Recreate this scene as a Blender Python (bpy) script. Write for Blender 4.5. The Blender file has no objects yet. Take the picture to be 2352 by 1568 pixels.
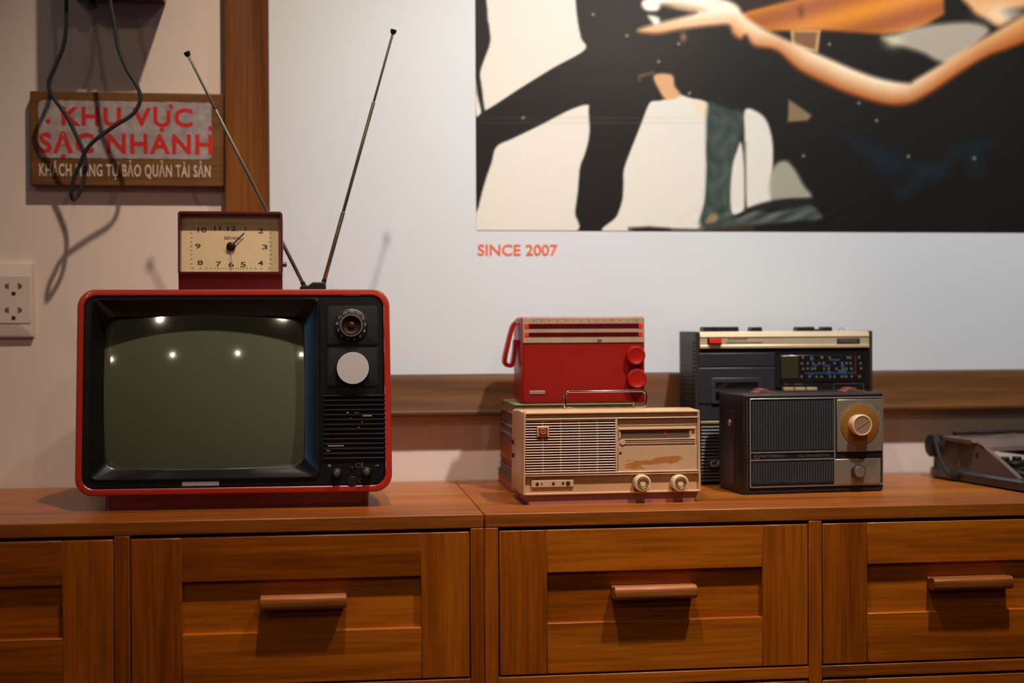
import bpy, bmesh, math, random
import numpy as np
from mathutils import Vector, Matrix, Euler
random.seed(7)
R = math.radians
S = bpy.context.scene
COL = S.collection

# ------------------------------------------------------------------ camera
TOP = 0.80                      # height of the cabinet top
CAM_LOC = Vector((0.0, -1.8783, 1.0425))
F_PX, YAW, PITCH, ROLL = 3380.07, 0.131275776, 0.0110022323, -0.00429868523
FW = Vector((math.sin(YAW)*math.cos(PITCH), math.cos(YAW)*math.cos(PITCH), -math.sin(PITCH)))
RT = Vector((math.cos(YAW), -math.sin(YAW), 0.0))
UP = RT.cross(FW)
RT2 = RT*math.cos(ROLL) + UP*math.sin(ROLL)
UP2 = -RT*math.sin(ROLL) + UP*math.cos(ROLL)
cam_data = bpy.data.cameras.new('camera')
cam = bpy.data.objects.new('camera', cam_data)
COL.objects.link(cam)
rot = Matrix((RT2, UP2, -FW)).transposed()
cam.matrix_world = Matrix.Translation(CAM_LOC) @ rot.to_4x4()
cam_data.sensor_width = 36.0
cam_data.lens = F_PX/2352*36.0
cam_data.clip_start = 0.05
cam_data.dof.use_dof = True
cam_data.dof.focus_distance = 1.99
cam_data.dof.aperture_fstop = 2.2
S.camera = cam

# ------------------------------------------------------------------ colour management, world, lamps
S.view_settings.view_transform = 'Standard'
S.view_settings.look = 'None'
S.view_settings.gamma = 1.0
S.view_settings.use_curve_mapping = False
S.view_settings.exposure = 0.0
w = bpy.data.worlds.new('world'); S.world = w; w.use_nodes = True
w.node_tree.nodes['Background'].inputs[0].default_value = (0.03, 0.022, 0.018, 1)
w.node_tree.nodes['Background'].inputs[1].default_value = 1.0
# lamps of the room: position, aim, watts, cone angle, colour, label
WARM = (1.0, 0.80, 0.62); NEUT = (1.0, 0.90, 0.80)
SPOTS = [
    ((0.12, -0.53, 2.60), (0.02, 0.42, 0.50), 42, 62, (1.0, 0.81, 0.65), 0.022, 'black ceiling spotlight above the red television, aimed at the wall'),
    ((0.85, -0.56, 2.60), (0.74, 0.42, 1.14), 70, 67, (1.0, 0.98, 0.98), 0.03, 'black ceiling spotlight above the radios, aimed at the printed photograph'),
    ((-1.35, -2.70, 2.60), (-1.0, -1.2, 0.5), 7, 120, WARM, 0.028, 'black ceiling spotlight behind the viewer, the left of the near pair'),
    ((0.74, -2.70, 2.60), (0.6, -1.2, 0.5), 9, 120, WARM, 0.028, 'black ceiling spotlight behind the viewer, the right of the near pair'),
    ((-3.72, -4.90, 2.60), (-3.0, -3.6, 0.4), 5, 120, WARM, 0.02, 'black ceiling spotlight of the far row, nearest the left wall'),
    ((-1.72, -4.90, 2.60), (-1.2, -3.4, 0.4), 5, 120, WARM, 0.02, 'black ceiling spotlight of the far row, second from the left wall'),
    ((0.07, -4.90, 2.60), (0.4, -3.4, 0.4), 5, 120, WARM, 0.02, 'black ceiling spotlight of the far row, third from the left wall'),
    ((1.85, -4.90, 2.60), (2.1, -3.4, 0.4), 5, 120, WARM, 0.02, 'black ceiling spotlight of the far row, nearest the right wall'),
]

# ------------------------------------------------------------------ pixel / plane helpers
def ray(px, py):
    return FW + RT2*((px-1176)/F_PX) - UP2*((py-784)/F_PX)
def at(px, py, Y):
    v = ray(px, py); t = (Y-CAM_LOC.y)/v.y
    return CAM_LOC + v*t
def loc(M, px, py, y=0.0):
    """photo point -> (x, z) on the plane local y = y of frame M"""
    Mi = M.inverted(); o = Mi @ CAM_LOC; d = Mi.to_3x3() @ ray(px, py)
    t = (y-o.y)/d.y; p = o + d*t
    return p.x, p.z

# ------------------------------------------------------------------ materials
def lin(c):
    c = c/255.0
    return c/12.92 if c <= 0.04045 else ((c+0.055)/1.055)**2.4
def rgb(c): return (lin(c[0]), lin(c[1]), lin(c[2]), 1.0)
def new_mat(name):
    m = bpy.data.materials.new(name); m.use_nodes = True
    nt = m.node_tree; return m, nt, nt.nodes, nt.links, nt.nodes['Principled BSDF']
def mat(name, c, rough=0.5, metal=0.0, coat=0.0, var=0.12, vscale=18, bump=0.0, bscale=200, spec=0.5, c2=None, thr=None, rvar=0.0):
    m, nt, N, Lk, B = new_mat(name)
    B.inputs['Roughness'].default_value = rough; B.inputs['Metallic'].default_value = metal
    B.inputs['Coat Weight'].default_value = coat; B.inputs['Coat Roughness'].default_value = 0.08
    B.inputs['Specular IOR Level'].default_value = spec
    tc = N.new('ShaderNodeTexCoord')
    no = N.new('ShaderNodeTexNoise'); no.inputs['Scale'].default_value = vscale; no.inputs['Detail'].default_value = 5
    Lk.new(tc.outputs['Object'], no.inputs['Vector'])
    cr = N.new('ShaderNodeValToRGB'); Lk.new(no.outputs['Fac'], cr.inputs[0])
    a = rgb(c); k1, k2 = 1-var, 1+var
    if c2 is None:
        cr.color_ramp.elements[0].color = (a[0]*k1, a[1]*k1, a[2]*k1, 1); cr.color_ramp.elements[0].position = 0.3
        cr.color_ramp.elements[1].color = (a[0]*k2, a[1]*k2, a[2]*k2, 1); cr.color_ramp.elements[1].position = 0.7
    else:
        t = thr or 0.6
        cr.color_ramp.elements[0].color = a; cr.color_ramp.elements[0].position = t
        cr.color_ramp.elements[1].color = rgb(c2); cr.color_ramp.elements[1].position = t+0.06
    Lk.new(cr.outputs[0], B.inputs['Base Color'])
    if rvar:
        mr = N.new('ShaderNodeMapRange'); mr.inputs[1].default_value = 0.3; mr.inputs[2].default_value = 0.7
        mr.inputs[3].default_value = max(0.02, rough-rvar); mr.inputs[4].default_value = rough+rvar
        Lk.new(no.outputs['Fac'], mr.inputs[0]); Lk.new(mr.outputs[0], B.inputs['Roughness'])
    if bump:
        nb = N.new('ShaderNodeTexNoise'); nb.inputs['Scale'].default_value = bscale; nb.inputs['Detail'].default_value = 4
        Lk.new(tc.outputs['Object'], nb.inputs['Vector'])
        bp = N.new('ShaderNodeBump'); bp.inputs['Strength'].default_value = bump; bp.inputs['Distance'].default_value = 0.001
        Lk.new(nb.outputs['Fac'], bp.inputs['Height']); Lk.new(bp.outputs[0], B.inputs['Normal'])
    return m
def wood(name, dark, mid, light, axis='x', rough=0.32, coat=0.35, scale=1.0, knots=0.0):
    """varnished wood, grain along the axis; 'tone' (per board) shifts grain and value"""
    m, nt, N, Lk, B = new_mat(name)
    tc = N.new('ShaderNodeTexCoord'); at_ = N.new('ShaderNodeAttribute'); at_.attribute_name = 'tone'
    cb = N.new('ShaderNodeCombineXYZ')
    ml = N.new('ShaderNodeVectorMath'); ml.operation = 'MULTIPLY'
    sc = {'x': (1.6, 30, 22), 'z': (26, 30, 1.6), 'y': (24, 1.6, 30)}[axis]
    ml.inputs[1].default_value = tuple(s*scale for s in sc)
    Lk.new(tc.outputs['Object'], ml.inputs[0])
    mt = N.new('ShaderNodeMath'); mt.operation = 'MULTIPLY'; mt.inputs[1].default_value = 37.0
    Lk.new(at_.outputs['Fac'], mt.inputs[0])
    for i in range(3): Lk.new(mt.outputs[0], cb.inputs[i])
    ad = N.new('ShaderNodeVectorMath'); ad.operation = 'ADD'
    Lk.new(ml.outputs[0], ad.inputs[0]); Lk.new(cb.outputs[0], ad.inputs[1])
    n1 = N.new('ShaderNodeTexNoise'); n1.inputs['Scale'].default_value = 1.0; n1.inputs['Detail'].default_value = 9
    n1.inputs['Roughness'].default_value = 0.62; n1.inputs['Distortion'].default_value = 0.6
    Lk.new(ad.outputs[0], n1.inputs['Vector'])
    # broad figure
    m2 = N.new('ShaderNodeVectorMath'); m2.operation = 'MULTIPLY'; m2.inputs[1].default_value = (0.35, 0.2, 0.22) if axis != 'z' else (0.22, 0.2, 0.35)
    Lk.new(ad.outputs[0], m2.inputs[0])
    n2 = N.new('ShaderNodeTexNoise'); n2.inputs['Scale'].default_value = 1.0; n2.inputs['Detail'].default_value = 3; n2.inputs['Distortion'].default_value = 1.2
    Lk.new(m2.outputs[0], n2.inputs['Vector'])
    mix = N.new('ShaderNodeMath'); mix.operation = 'MULTIPLY_ADD'; mix.inputs[1].default_value = 0.55
    mb_ = N.new('ShaderNodeMath'); mb_.operation = 'MULTIPLY'; mb_.inputs[1].default_value = 0.45
    Lk.new(n1.outputs['Fac'], mix.inputs[0]); Lk.new(n2.outputs['Fac'], mb_.inputs[0]); Lk.new(mb_.outputs[0], mix.inputs[2])
    tn = N.new('ShaderNodeMath'); tn.operation = 'MULTIPLY_ADD'; tn.inputs[1].default_value = 0.12; tn.inputs[2].default_value = -0.06
    Lk.new(at_.outputs['Fac'], tn.inputs[0])
    sm = N.new('ShaderNodeMath'); sm.operation = 'ADD'; Lk.new(mix.outputs[0], sm.inputs[0]); Lk.new(tn.outputs[0], sm.inputs[1])
    cr = N.new('ShaderNodeValToRGB'); Lk.new(sm.outputs[0], cr.inputs[0])
    e = cr.color_ramp.elements; e[0].position = 0.30; e[0].color = rgb(dark); e[1].position = 0.72; e[1].color = rgb(light)
    k = e.new(0.5); k.color = rgb(mid)
    # fine pores
    m3 = N.new('ShaderNodeVectorMath'); m3.operation = 'MULTIPLY'; m3.inputs[1].default_value = (5, 9, 9) if axis != 'z' else (9, 9, 5)
    Lk.new(ad.outputs[0], m3.inputs[0])
    n3 = N.new('ShaderNodeTexNoise'); n3.inputs['Scale'].default_value = 1.0; n3.inputs['Detail'].default_value = 6
    Lk.new(m3.outputs[0], n3.inputs['Vector'])
    r3 = N.new('ShaderNodeMapRange'); r3.inputs[1].default_value = 0.35; r3.inputs[2].default_value = 0.6; r3.inputs[3].default_value = 0.74; r3.inputs[4].default_value = 1.1
    Lk.new(n3.outputs['Fac'], r3.inputs[0])
    mc = N.new('ShaderNodeVectorMath'); mc.operation = 'SCALE'; Lk.new(cr.outputs[0], mc.inputs[0]); Lk.new(r3.outputs[0], mc.inputs['Scale'])
    Lk.new(mc.outputs[0], B.inputs['Base Color'])
    B.inputs['Roughness'].default_value = rough; B.inputs['Coat Weight'].default_value = coat; B.inputs['Coat Roughness'].default_value = 0.18
    B.inputs['Specular IOR Level'].default_value = 0.28
    bp = N.new('ShaderNodeBump'); bp.inputs['Strength'].default_value = 0.15; bp.inputs['Distance'].default_value = 0.0006
    Lk.new(n1.outputs['Fac'], bp.inputs['Height']); Lk.new(bp.outputs[0], B.inputs['Normal'])
    return m
def emit(name, c, s):
    m, nt, N, Lk, B = new_mat(name)
    B.inputs['Emission Color'].default_value = (*c, 1); B.inputs['Emission Strength'].default_value = s
    B.inputs['Base Color'].default_value = (0.8, 0.8, 0.8, 1)
    return m

W_X = wood('varnished_wood_lengthwise', (104, 46, 3), (166, 84, 10), (192, 110, 24), 'x', coat=0.12)
W_Z = wood('varnished_wood_upright', (98, 42, 3), (154, 76, 10), (180, 98, 20), 'z', coat=0.12)
W_TOP = wood('varnished_wood_top', (96, 42, 8), (146, 78, 20), (174, 102, 34), 'x', rough=0.36, coat=0.1)
W_H = wood('handle_wood', (118, 58, 18), (160, 90, 36), (184, 116, 56), 'x', rough=0.38, coat=0.1)
W_POST = wood('post_wood', (74, 36, 3), (122, 68, 10), (152, 94, 24), 'z', scale=0.6, rough=0.5, coat=0.0)
W_RAIL = wood('rail_wood', (40, 20, 4), (78, 44, 12), (108, 66, 24), 'x', scale=0.6, rough=0.5, coat=0.0)
W_SIGN = wood('sign_wood', (58, 34, 12), (100, 62, 24), (124, 82, 36), 'x', rough=0.6, coat=0.0)
M_WALL = mat('warm_wall_paint', (214, 196, 182), 0.75, var=0.03, vscale=3, bump=0.08, bscale=90)
M_CEIL = mat('ceiling_paint', (190, 176, 160), 0.85, var=0.02)
M_DARKWALL = mat('dark_room_paint', (96, 84, 66), 0.8, var=0.1, vscale=2)
M_BOARD = mat('white_print_board', (202, 207, 210), 0.55, var=0.015, vscale=5, bump=0.03, bscale=60)
M_FLOOR = wood('floor_wood', (60, 34, 20), (96, 60, 36), (126, 84, 54), 'y', rough=0.4)
M_GAP = mat('cabinet_inside', (24, 10, 5), 0.8)

# ------------------------------------------------------------------ mesh builder
class MB:
    def __init__(s): s.v = []; s.f = []; s.m = []; s.t = []
    def add(s, vs, fs, mi=0, tone=None):
        b = len(s.v); tone = random.random() if tone is None else tone
        s.v += [tuple(p) for p in vs]; s.f += [tuple(i+b for i in f) for f in fs]
        s.m += [mi]*len(fs); s.t += [tone]*len(vs); return s
    def box(s, x0, x1, y0, y1, z0, z1, mi=0, tone=None):
        v = [(x0,y0,z0),(x1,y0,z0),(x1,y1,z0),(x0,y1,z0),(x0,y0,z1),(x1,y0,z1),(x1,y1,z1),(x0,y1,z1)]
        return s.add(v, [(0,3,2,1),(4,5,6,7),(0,1,5,4),(1,2,6,5),(2,3,7,6),(3,0,4,7)], mi, tone)
    def loft(s, loops, mi=0, cap0=True, cap1=True, closed=True, tone=None):
        n = len(loops[0]); v = [p for l in loops for p in l]; f = []
        for k in range(len(loops)-1):
            for i in range(n if closed else n-1):
                j = (i+1) % n
                f.append((k*n+i, k*n+j, (k+1)*n+j, (k+1)*n+i))
        if cap0: f.append(tuple(range(n-1, -1, -1)))
        if cap1: f.append(tuple((len(loops)-1)*n+i for i in range(n)))
        return s.add(v, f, mi, tone)
    def lathe(s, prof, c, axis='y', n=32, mi=0, cap0=True, cap1=True, sx=1.0, tone=None):
        """prof: (radius, offset along axis); axis y: offset grows away from the viewer"""
        loops = []
        for r, o in prof:
            l = []
            for i in range(n):
                a = 2*math.pi*i/n; p, q = r*math.cos(a)*sx, r*math.sin(a)
                if axis == 'y': l.append((c[0]+p, c[1]+o, c[2]+q))
                elif axis == 'x': l.append((c[0]+o, c[1]+p, c[2]+q))
                else: l.append((c[0]+p, c[1]+q, c[2]+o))
            loops.append(l)
        return s.loft(loops, mi, cap0, cap1, tone=tone)
    def prism(s, prof, a, b, axis='x', mi=0, tone=None):
        """prof in the plane across the axis: x -> (y,z); y -> (x,z); z -> (x,y)"""
        def P(u, v, t): return {'x': (t, u, v), 'y': (u, t, v), 'z': (u, v, t)}[axis]
        return s.loft([[P(u, v, a) for u, v in prof], [P(u, v, b) for u, v in prof]], mi, tone=tone)
    def tube(s, pts, r, n=10, mi=0, cap=True, closed=False):
        pts = [Vector(p) for p in pts]; loops = []; N = len(pts); prev = None
        rs = r if isinstance(r, (list, tuple)) else [r]*N
        for i, p in enumerate(pts):
            if closed: t = (pts[(i+1) % N]-pts[i-1]).normalized()
            else: t = (pts[min(i+1, N-1)]-pts[max(i-1, 0)]).normalized()
            if prev is None:
                u = t.cross(Vector((0, 1, 0))); u = u if u.length > 1e-3 else t.cross(Vector((1, 0, 0)))
            else: u = prev - t*prev.dot(t)
            u.normalize(); prev = u; v = t.cross(u)
            loops.append([p + (u*math.cos(2*math.pi*k/n)+v*math.sin(2*math.pi*k/n))*rs[i] for k in range(n)])
        if closed: loops.append(loops[0])
        return s.loft(loops, mi, cap and not closed, cap and not closed)
    def part(s, name, mats, parent=None, bevel=0.0, seg=2, smooth=32, M=None, label=None):
        me = bpy.data.meshes.new(name); me.from_pydata(s.v, [], s.f); me.validate()
        mats = mats if isinstance(mats, (list, tuple)) else [mats]
        for m in mats: me.materials.append(m)
        if len(me.polygons) == len(s.m): me.polygons.foreach_set('material_index', s.m)
        a = me.attributes.new('tone', 'FLOAT', 'POINT'); a.data.foreach_set('value', s.t)
        bm = bmesh.new(); bm.from_mesh(me)
        bmesh.ops.recalc_face_normals(bm, faces=bm.faces); bm.to_mesh(me); bm.free()
        me.polygons.foreach_set('use_smooth', [True]*len(me.polygons)); me.set_sharp_from_angle(angle=R(smooth))
        o = bpy.data.objects.new(name, me); COL.objects.link(o)
        if bevel:
            b = o.modifiers.new('bevel', 'BEVEL'); b.width = bevel; b.segments = seg; b.limit_method = 'ANGLE'; b.angle_limit = R(40)
            b.harden_normals = False
        if parent is not None: o.parent = parent
        if M is not None: o.matrix_local = M
        if label: o['label'] = label
        return o
def tag(o, label=None, cat=None, group=None, kind=None):
    if label: o['label'] = label
    if cat: o['category'] = cat
    if group: o['group'] = group
    if kind: o['kind'] = kind
    return o
def thing(name, label, cat, l=(0,0,0), rz=0.0, group=None):
    o = bpy.data.objects.new(name, None); COL.objects.link(o)
    o.empty_display_size = 0.05
    o.location = l; o.rotation_euler = (0, 0, rz)
    return tag(o, label, cat, group)
def frame(l, rz=0.0, tilt=0.0):
    return Matrix.Translation(l) @ Matrix.Rotation(rz, 4, 'Z') @ Matrix.Rotation(tilt, 4, 'X')
def rr(x0, x1, z0, z1, r, n=6, sub=1):
    p = []
    for cx, cz, a0 in ((x1-r, z1-r, 0), (x0+r, z1-r, 90), (x0+r, z0+r, 180), (x1-r, z0+r, 270)):
        for i in range(n+1):
            a = R(a0+90*i/n); p.append((cx+r*math.cos(a), cz+r*math.sin(a)))
    if sub == 1: return p
    q = []
    for i, a in enumerate(p):
        b = p[(i+1) % len(p)]; q.append(a)
        if i % (n+1) == n: q += [(a[0]+(b[0]-a[0])*k/sub, a[1]+(b[1]-a[1])*k/sub) for k in range(1, sub)]
    return q
def L3(loop, y): return [(x, y, z) for x, z in loop]
def catmull(pts, n=8, closed=False):
    pts = [Vector(p) for p in pts]; out = []; N = len(pts)
    for i in range(N if closed else N-1):
        p0 = pts[i-1] if (i > 0 or closed) else pts[0]; p1 = pts[i]; p2 = pts[(i+1) % N]
        p3 = pts[(i+2) % N] if (i+2 < N or closed) else pts[-1]
        for k in range(n):
            t = k/n
            out.append(0.5*((2*p1)+(p2-p0)*t+(2*p0-5*p1+4*p2-p3)*t*t+(3*p1-p0-3*p2+p3)*t**3))
    if not closed: out.append(pts[-1])
    return out
def text_raw(s, bold=0.0, sp=1.0):
    cu = bpy.data.curves.new('lettering', 'FONT'); cu.body = s; cu.size = 1.0; cu.offset = bold; cu.space_character = sp; cu.resolution_u = 4
    cu.extrude = 0.0
    o = bpy.data.objects.new('lettering', cu); COL.objects.link(o)
    bpy.context.view_layer.update()
    dg = bpy.context.evaluated_depsgraph_get()
    me = bpy.data.meshes.new_from_object(o.evaluated_get(dg))
    vs = [tuple(v.co) for v in me.vertices]; fs = [tuple(p.vertices) for p in me.polygons]
    bpy.data.objects.remove(o); bpy.data.meshes.remove(me); bpy.data.curves.remove(cu)
    return vs, fs
def text_mb(mb, s, box, y, bold=0.0, ref=None, mi=0, shear=0.0, slope=0.0, keep=False, sp=1.0):
    """lay the words into box (x0,x1,z0,z1) on the plane y; ref = same words without accents sets the fit"""
    vs, fs = text_raw(s, bold, sp)
    rv = text_raw(ref, bold, sp)[0] if ref else vs
    xs = [v[0] for v in rv]; ys = [v[1] for v in rv]
    x0, x1, z0, z1 = box; kx = (x1-x0)/(max(xs)-min(xs)); kz = (z1-z0)/(max(ys)-min(ys))
    if keep:
        kx = kz; w_ = (max(xs)-min(xs))*kx; x0 = (x0+x1)/2-w_/2
    out = []
    for v in vs:
        X = x0+(v[0]-min(xs))*kx; Z = z0+(v[1]-min(ys))*kz
        out.append((X+shear*(Z-z0), y, Z+slope*(X-x0)))
    return mb.add(out, fs, mi, 0.5)
def pbox(M, px0, py0, px1, py1, y=0.0):
    """photo rectangle -> (x0,x1,z0,z1) on a plane of frame M"""
    a = loc(M, px0, (py0+py1)/2, y)[0]; b = loc(M, px1, (py0+py1)/2, y)[0]
    c = loc(M, (px0+px1)/2, py1, y)[1]; d = loc(M, (px0+px1)/2, py0, y)[1]
    return a, b, c, d

# ================================================================== the room
YW = 0.42                       # the decorated wall
XL, XR, YF, ZC = -4.4, 4.0, -6.4, 2.90
def struct(name, mb, m, **k): return tag(mb.part(name, m, **k), kind='structure')
struct('floor', MB().box(XL-.1, XR+.1, YF-.1, YW+.1, -0.1, 0), M_FLOOR)
struct('ceiling', MB().box(XL-.1, XR+.1, YF-.1, YW+.1, ZC, ZC+.1), M_CEIL)
struct('wall_back', MB().box(XL, XR, YW, YW+.1, 0, ZC), M_WALL)
struct('wall_front', MB().box(XL, XR, YF-.1, YF, 0, ZC), M_DARKWALL)
struct('wall_left', MB().box(XL-.1, XL, YF, YW, 0, ZC), M_DARKWALL)
struct('wall_right', MB().box(XR, XR+.1, YF, YW, 0, ZC), M_DARKWALL)
wy0, wy1, wz0, wz1 = -1.25, -.15, .85, 1.95
mb = MB()
for a, b, c, d in ((wy0-.06, wy0, wz0-.06, wz1+.06), (wy1, wy1+.06, wz0-.06, wz1+.06), (wy0, wy1, wz0-.06, wz0), (wy0, wy1, wz1, wz1+.06), ((wy0+wy1)/2-.02, (wy0+wy1)/2+.02, wz0, wz1)):
    mb.box(XL, XL+.05, a, b, c, d)
wf = struct('added_window_1', mb, W_Z)  # added, unseen window; its glowing blue pane makes the glint on the television bezel
MB().box(XL+.005, XL+.02, wy0, wy1, wz0, wz1).part('pane', emit('added_blue_glow', (.30, .62, 1.0), 3.0), wf)
PX0, PX1 = -0.1387, -0.0728
RZ0, RZ1 = 0.902, 0.9655
struct('trim_1', MB().prism([(PX0, YW), (PX0, YW-.026), (PX0+.003, YW-.028), (PX0+.043, YW-.028), (PX0+.050, YW-.024), (PX1-.003, YW-.016), (PX1, YW-.014), (PX1, YW)], RZ1, ZC, 'z'), W_POST, bevel=0.001)
struct('trim_2', MB().prism([(YW, RZ0), (YW-.030, RZ0), (YW-.032, RZ0+.002), (YW-.032, RZ0+.007), (YW-.030, RZ0+.010), (YW-.028, RZ1-.012), (YW-.024, RZ1-.001), (YW-.020, RZ1), (YW, RZ1)], PX0, 2.9, 'x'), W_RAIL, bevel=0.001)

# ------------------------------------------------------------------ poster board with its printed photograph
YB = 0.414
board = thing('wall_poster', 'large white poster board with a printed photograph and orange lettering, right of the wooden post', 'poster', (PX1+.001, YB, RZ1+.001))
BM = frame((PX1+.001, YB, RZ1+.001))
MB().box(0, 2.75, 0, YW-YB, 0, 1.45).part('board', M_BOARD, board)
def build_print():
    step = 3.0
    xs = np.arange(1094, 2900, step); ys = np.arange(-330, 530.5, step); ys[-1] = 528
    nx, ny = len(xs), len(ys)
    a = at(1094, 528, YB); o = Vector((PX1+.001, YB, RZ1+.001))
    # the print is an upright rectangle: map photo points of its plane on a regular metric grid
    p0 = at(1094, 528, YB); p1 = at(2352, 534, YB); p2 = at(1091, 0, YB)
    x0 = p0.x-o.x; z0 = (p0.z+p1.z)/2-o.z
    wx = 1.38; hz = 0.55
    nx, ny = 640, 262
    gx = np.linspace(0, wx, nx); gz = np.linspace(0, hz, ny)
    GX, GZ = np.meshgrid(gx, gz)
    # painted design is laid out in the coordinates (U, V) of the photograph zoom, z5 = 1.849*(px-1080), 1.849*py
    Xw = GX+p0.x; Zw = GZ+z0+o.z; Yw = np.full_like(Xw, YB)
    vx, vy, vz = Xw-CAM_LOC.x, Yw-CAM_LOC.y, Zw-CAM_LOC.z
    dep = vx*FW.x+vy*FW.y+vz*FW.z
    U = (1176+F_PX*(vx*RT2.x+vy*RT2.y+vz*RT2.z)/dep-1080)*1.849
    V = (784-F_PX*(vx*UP2.x+vy*UP2.y+vz*UP2.z)/dep)*1.849
    img = np.zeros((ny, nx, 3)); img[:] = (22, 19, 16)
    def blob(cu, cv, ru, rv, c, k):
        g = np.exp(-(((U-cu)/ru)**2+((V-cv)/rv)**2))[..., None]*k
        img[:] = img*(1-g)+np.array(c)*g
    blob(650, 150, 460, 330, (54, 48, 40), 0.75)
    blob(1700, 900, 700, 300, (16, 13, 11), 0.8)
    def sdf(P):
        P = np.array(P, float); d = np.full(U.shape, 1e9); ins = np.zeros(U.shape, bool)
        n = len(P)
        for i in range(n):
            a_, b_ = P[i], P[(i+1) % n]; e = b_-a_; L2 = max(e@e, 1e-6)
            t = np.clip(((U-a_[0])*e[0]+(V-a_[1])*e[1])/L2, 0, 1)
            d = np.minimum(d, np.hypot(U-a_[0]-t*e[0], V-a_[1]-t*e[1]))
            c = ((a_[1] > V) != (b_[1] > V))
            with np.errstate(divide='ignore', invalid='ignore'):
                xi = a_[0]+(V-a_[1])*e[0]/(e[1] if e[1] else 1e-9)
            ins ^= c & (U < xi)
        return np.where(ins, d, -d)
    def poly(P, c, soft=4, smooth=True, k=1.0):
        if smooth: P = [(p.x, p.y) for p in catmull([(a_, b_, 0) for a_, b_ in P], 5, True)]
        sd = sdf(P); al = (np.clip(sd/soft*0.5+0.5, 0, 1)*k)[..., None]
        cc = c(sd) if callable(c) else np.array(c, float)
        img[:] = img*(1-al)+cc*al
        return sd
    CR = (214, 210, 198)
    poly([(72,-330),(430,-330),(440,-60),(447,0),(455,80),(470,160),(486,212),(350,290),(200,383),(78,462),(60,455),(50,380),(42,310),(60,250),(84,180),(80,110),(72,40)], CR)
    poly([(24,340),(30,400),(46,470),(40,486),(24,492),(20,420)], CR)
    poly([(112,622),(180,588),(300,530),(420,468),(497,445),(503,480),(506,570),(488,650),(466,712),(458,800),(445,900),(430,990),(20,990),(35,880),(60,780),(90,690)], CR)
    poly([(768,432),(800,428),(835,420),(882,402),(930,415),(1005,438),(1008,500),(1003,640),(1005,720),(998,850),(978,930),(965,990),(575,990),(620,920),(645,850),(650,780),(652,720),(680,640),(720,540),(750,460)], CR)
    poly([(950,430),(1008,440),(1003,500),(975,490)], (222,206,178), 8)
    leg = poly([(1010,445),(1060,455),(1100,470),(1160,480),(1155,560),(1130,640),(1110,730),(1100,850),(1120,910),(1130,960),(980,965),(998,850),(1005,700),(1003,600)], (72,84,78), 12)
    blob(1050, 640, 40, 200, (122,132,118), 0.0)
    blob(1085, 560, 30, 90, (60,70,66), 0.5)
    poly([(1168,464),(1230,482),(1266,530),(1285,620),(1284,740),(1284,850),(1262,878),(1200,882),(1172,868),(1166,700),(1164,560)], CR, 6)
    poly([(1150,605),(1163,700),(1166,870),(1145,905),(1112,905),(1103,830),(1112,710),(1132,640)], CR, 6)
    poly([(1162,600),(1172,600),(1174,900),(1164,905)], (120,100,70), 6, False, .7)
    poly([(780,320),(855,318),(868,365),(892,405),(835,424),(803,385)], (206,158,112), 6)
    poly([(1352,422),(1450,490),(1432,512),(1348,518)], (128,108,78), 6, False)
    poly([(1290,705),(1340,683),(1378,720),(1415,785),(1448,838),(1350,848),(1285,855),(1270,790)], (156,152,134), 10)
    poly([(1225,880),(1300,862),(1440,868),(1492,925),(1400,938),(1250,952),(1000,974),(985,962),(1100,932),(1180,905)], (70,78,76), 8)
    poly([(1180,885),(1290,850),(1440,842),(1450,858),(1400,880),(1300,900),(1230,898)], (28,26,26), 8)
    poly([(1010,915),(1045,905),(1045,935),(998,950)], (150,122,98), 6)
    poly([(670,965),(760,960),(860,968),(980,972),(1200,950),(1210,985),(670,985)], (60,48,36), 5, False, .8)
    poly([(690,972),(760,966),(850,972),(850,990),(690,990)], (28,24,20), 5, False)
    NV = (18,34,56)
    poly([(1600,580),(1700,620),(1790,650),(1850,690),(1830,730),(1745,735),(1690,680)], NV, 50, True, .7)
    poly([(1900,700),(2000,690),(2065,630),(2010,740),(1940,760),(1840,835),(1815,820),(1880,760)], (20,44,62), 36, True, .7)
    poly([(2110,610),(2240,600),(2175,640),(2170,740),(2120,720)], (18,40,56), 40, True, .6)
    mot = np.sin(U/23+np.sin(V/31)*2)*np.sin(V/37+np.sin(U/19)*1.5)
    zone = (np.clip(leg/14, 0, 1)*1.0)[..., None]
    img[:] = img + zone*(mot[..., None]*np.array((11, 11, 10)) - np.array((14, 12, 12)))
    low_ = np.exp(-((V-915)/26)**2)*np.exp(-((U-1270)/230)**2)
    img[:] = img + (low_*np.sin(U/17+V/9)*28)[..., None]*np.array((1, .85, .95))
    # bag strap, wooden guitar-like surface, clothes at the upper right
    OR = lambda sd: np.stack([180+25*np.sin(U/90+V/25), 106+20*np.sin(U/90+V/25), 42+8*np.sin(U/70)], -1)
    poly([(1130,70),(1180,45),(1330,0),(1400,-60),(2010,-60),(2012,60),(1945,100),(1870,132),(1750,146),(1500,130),(1270,132),(1200,110)], OR, 10, False)
    poly([(1130,-5),(1390,-5),(1250,28),(1160,48)], (48,30,18), 10, False)
    blob(1405, 50, 14, 26, (110,56,20), 0.8)
    poly([(1745,162),(1800,148),(1850,128),(1960,105),(2120,95),(2200,122),(2170,170),(2050,260),(1990,262),(1920,226),(1810,190)], (162,152,134), 14)
    blob(1795, 178, 40, 30, (226,214,180), 0.6)
    poly([(2112,-60),(2700,-60),(3400,-60),(3400,20),(2352,30),(2290,85),(2245,112),(2190,80),(2130,40)], (214,160,106), 14)
    blob(2270, 60, 90, 40, (240,220,190), 0.7)
    poly([(1360,128),(1487,126),(1476,222),(1366,200)], (196,158,104), 5, False)
    poly([(1372,136),(1474,136),(1464,212),(1376,192)], (124,86,54), 6, False)
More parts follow.
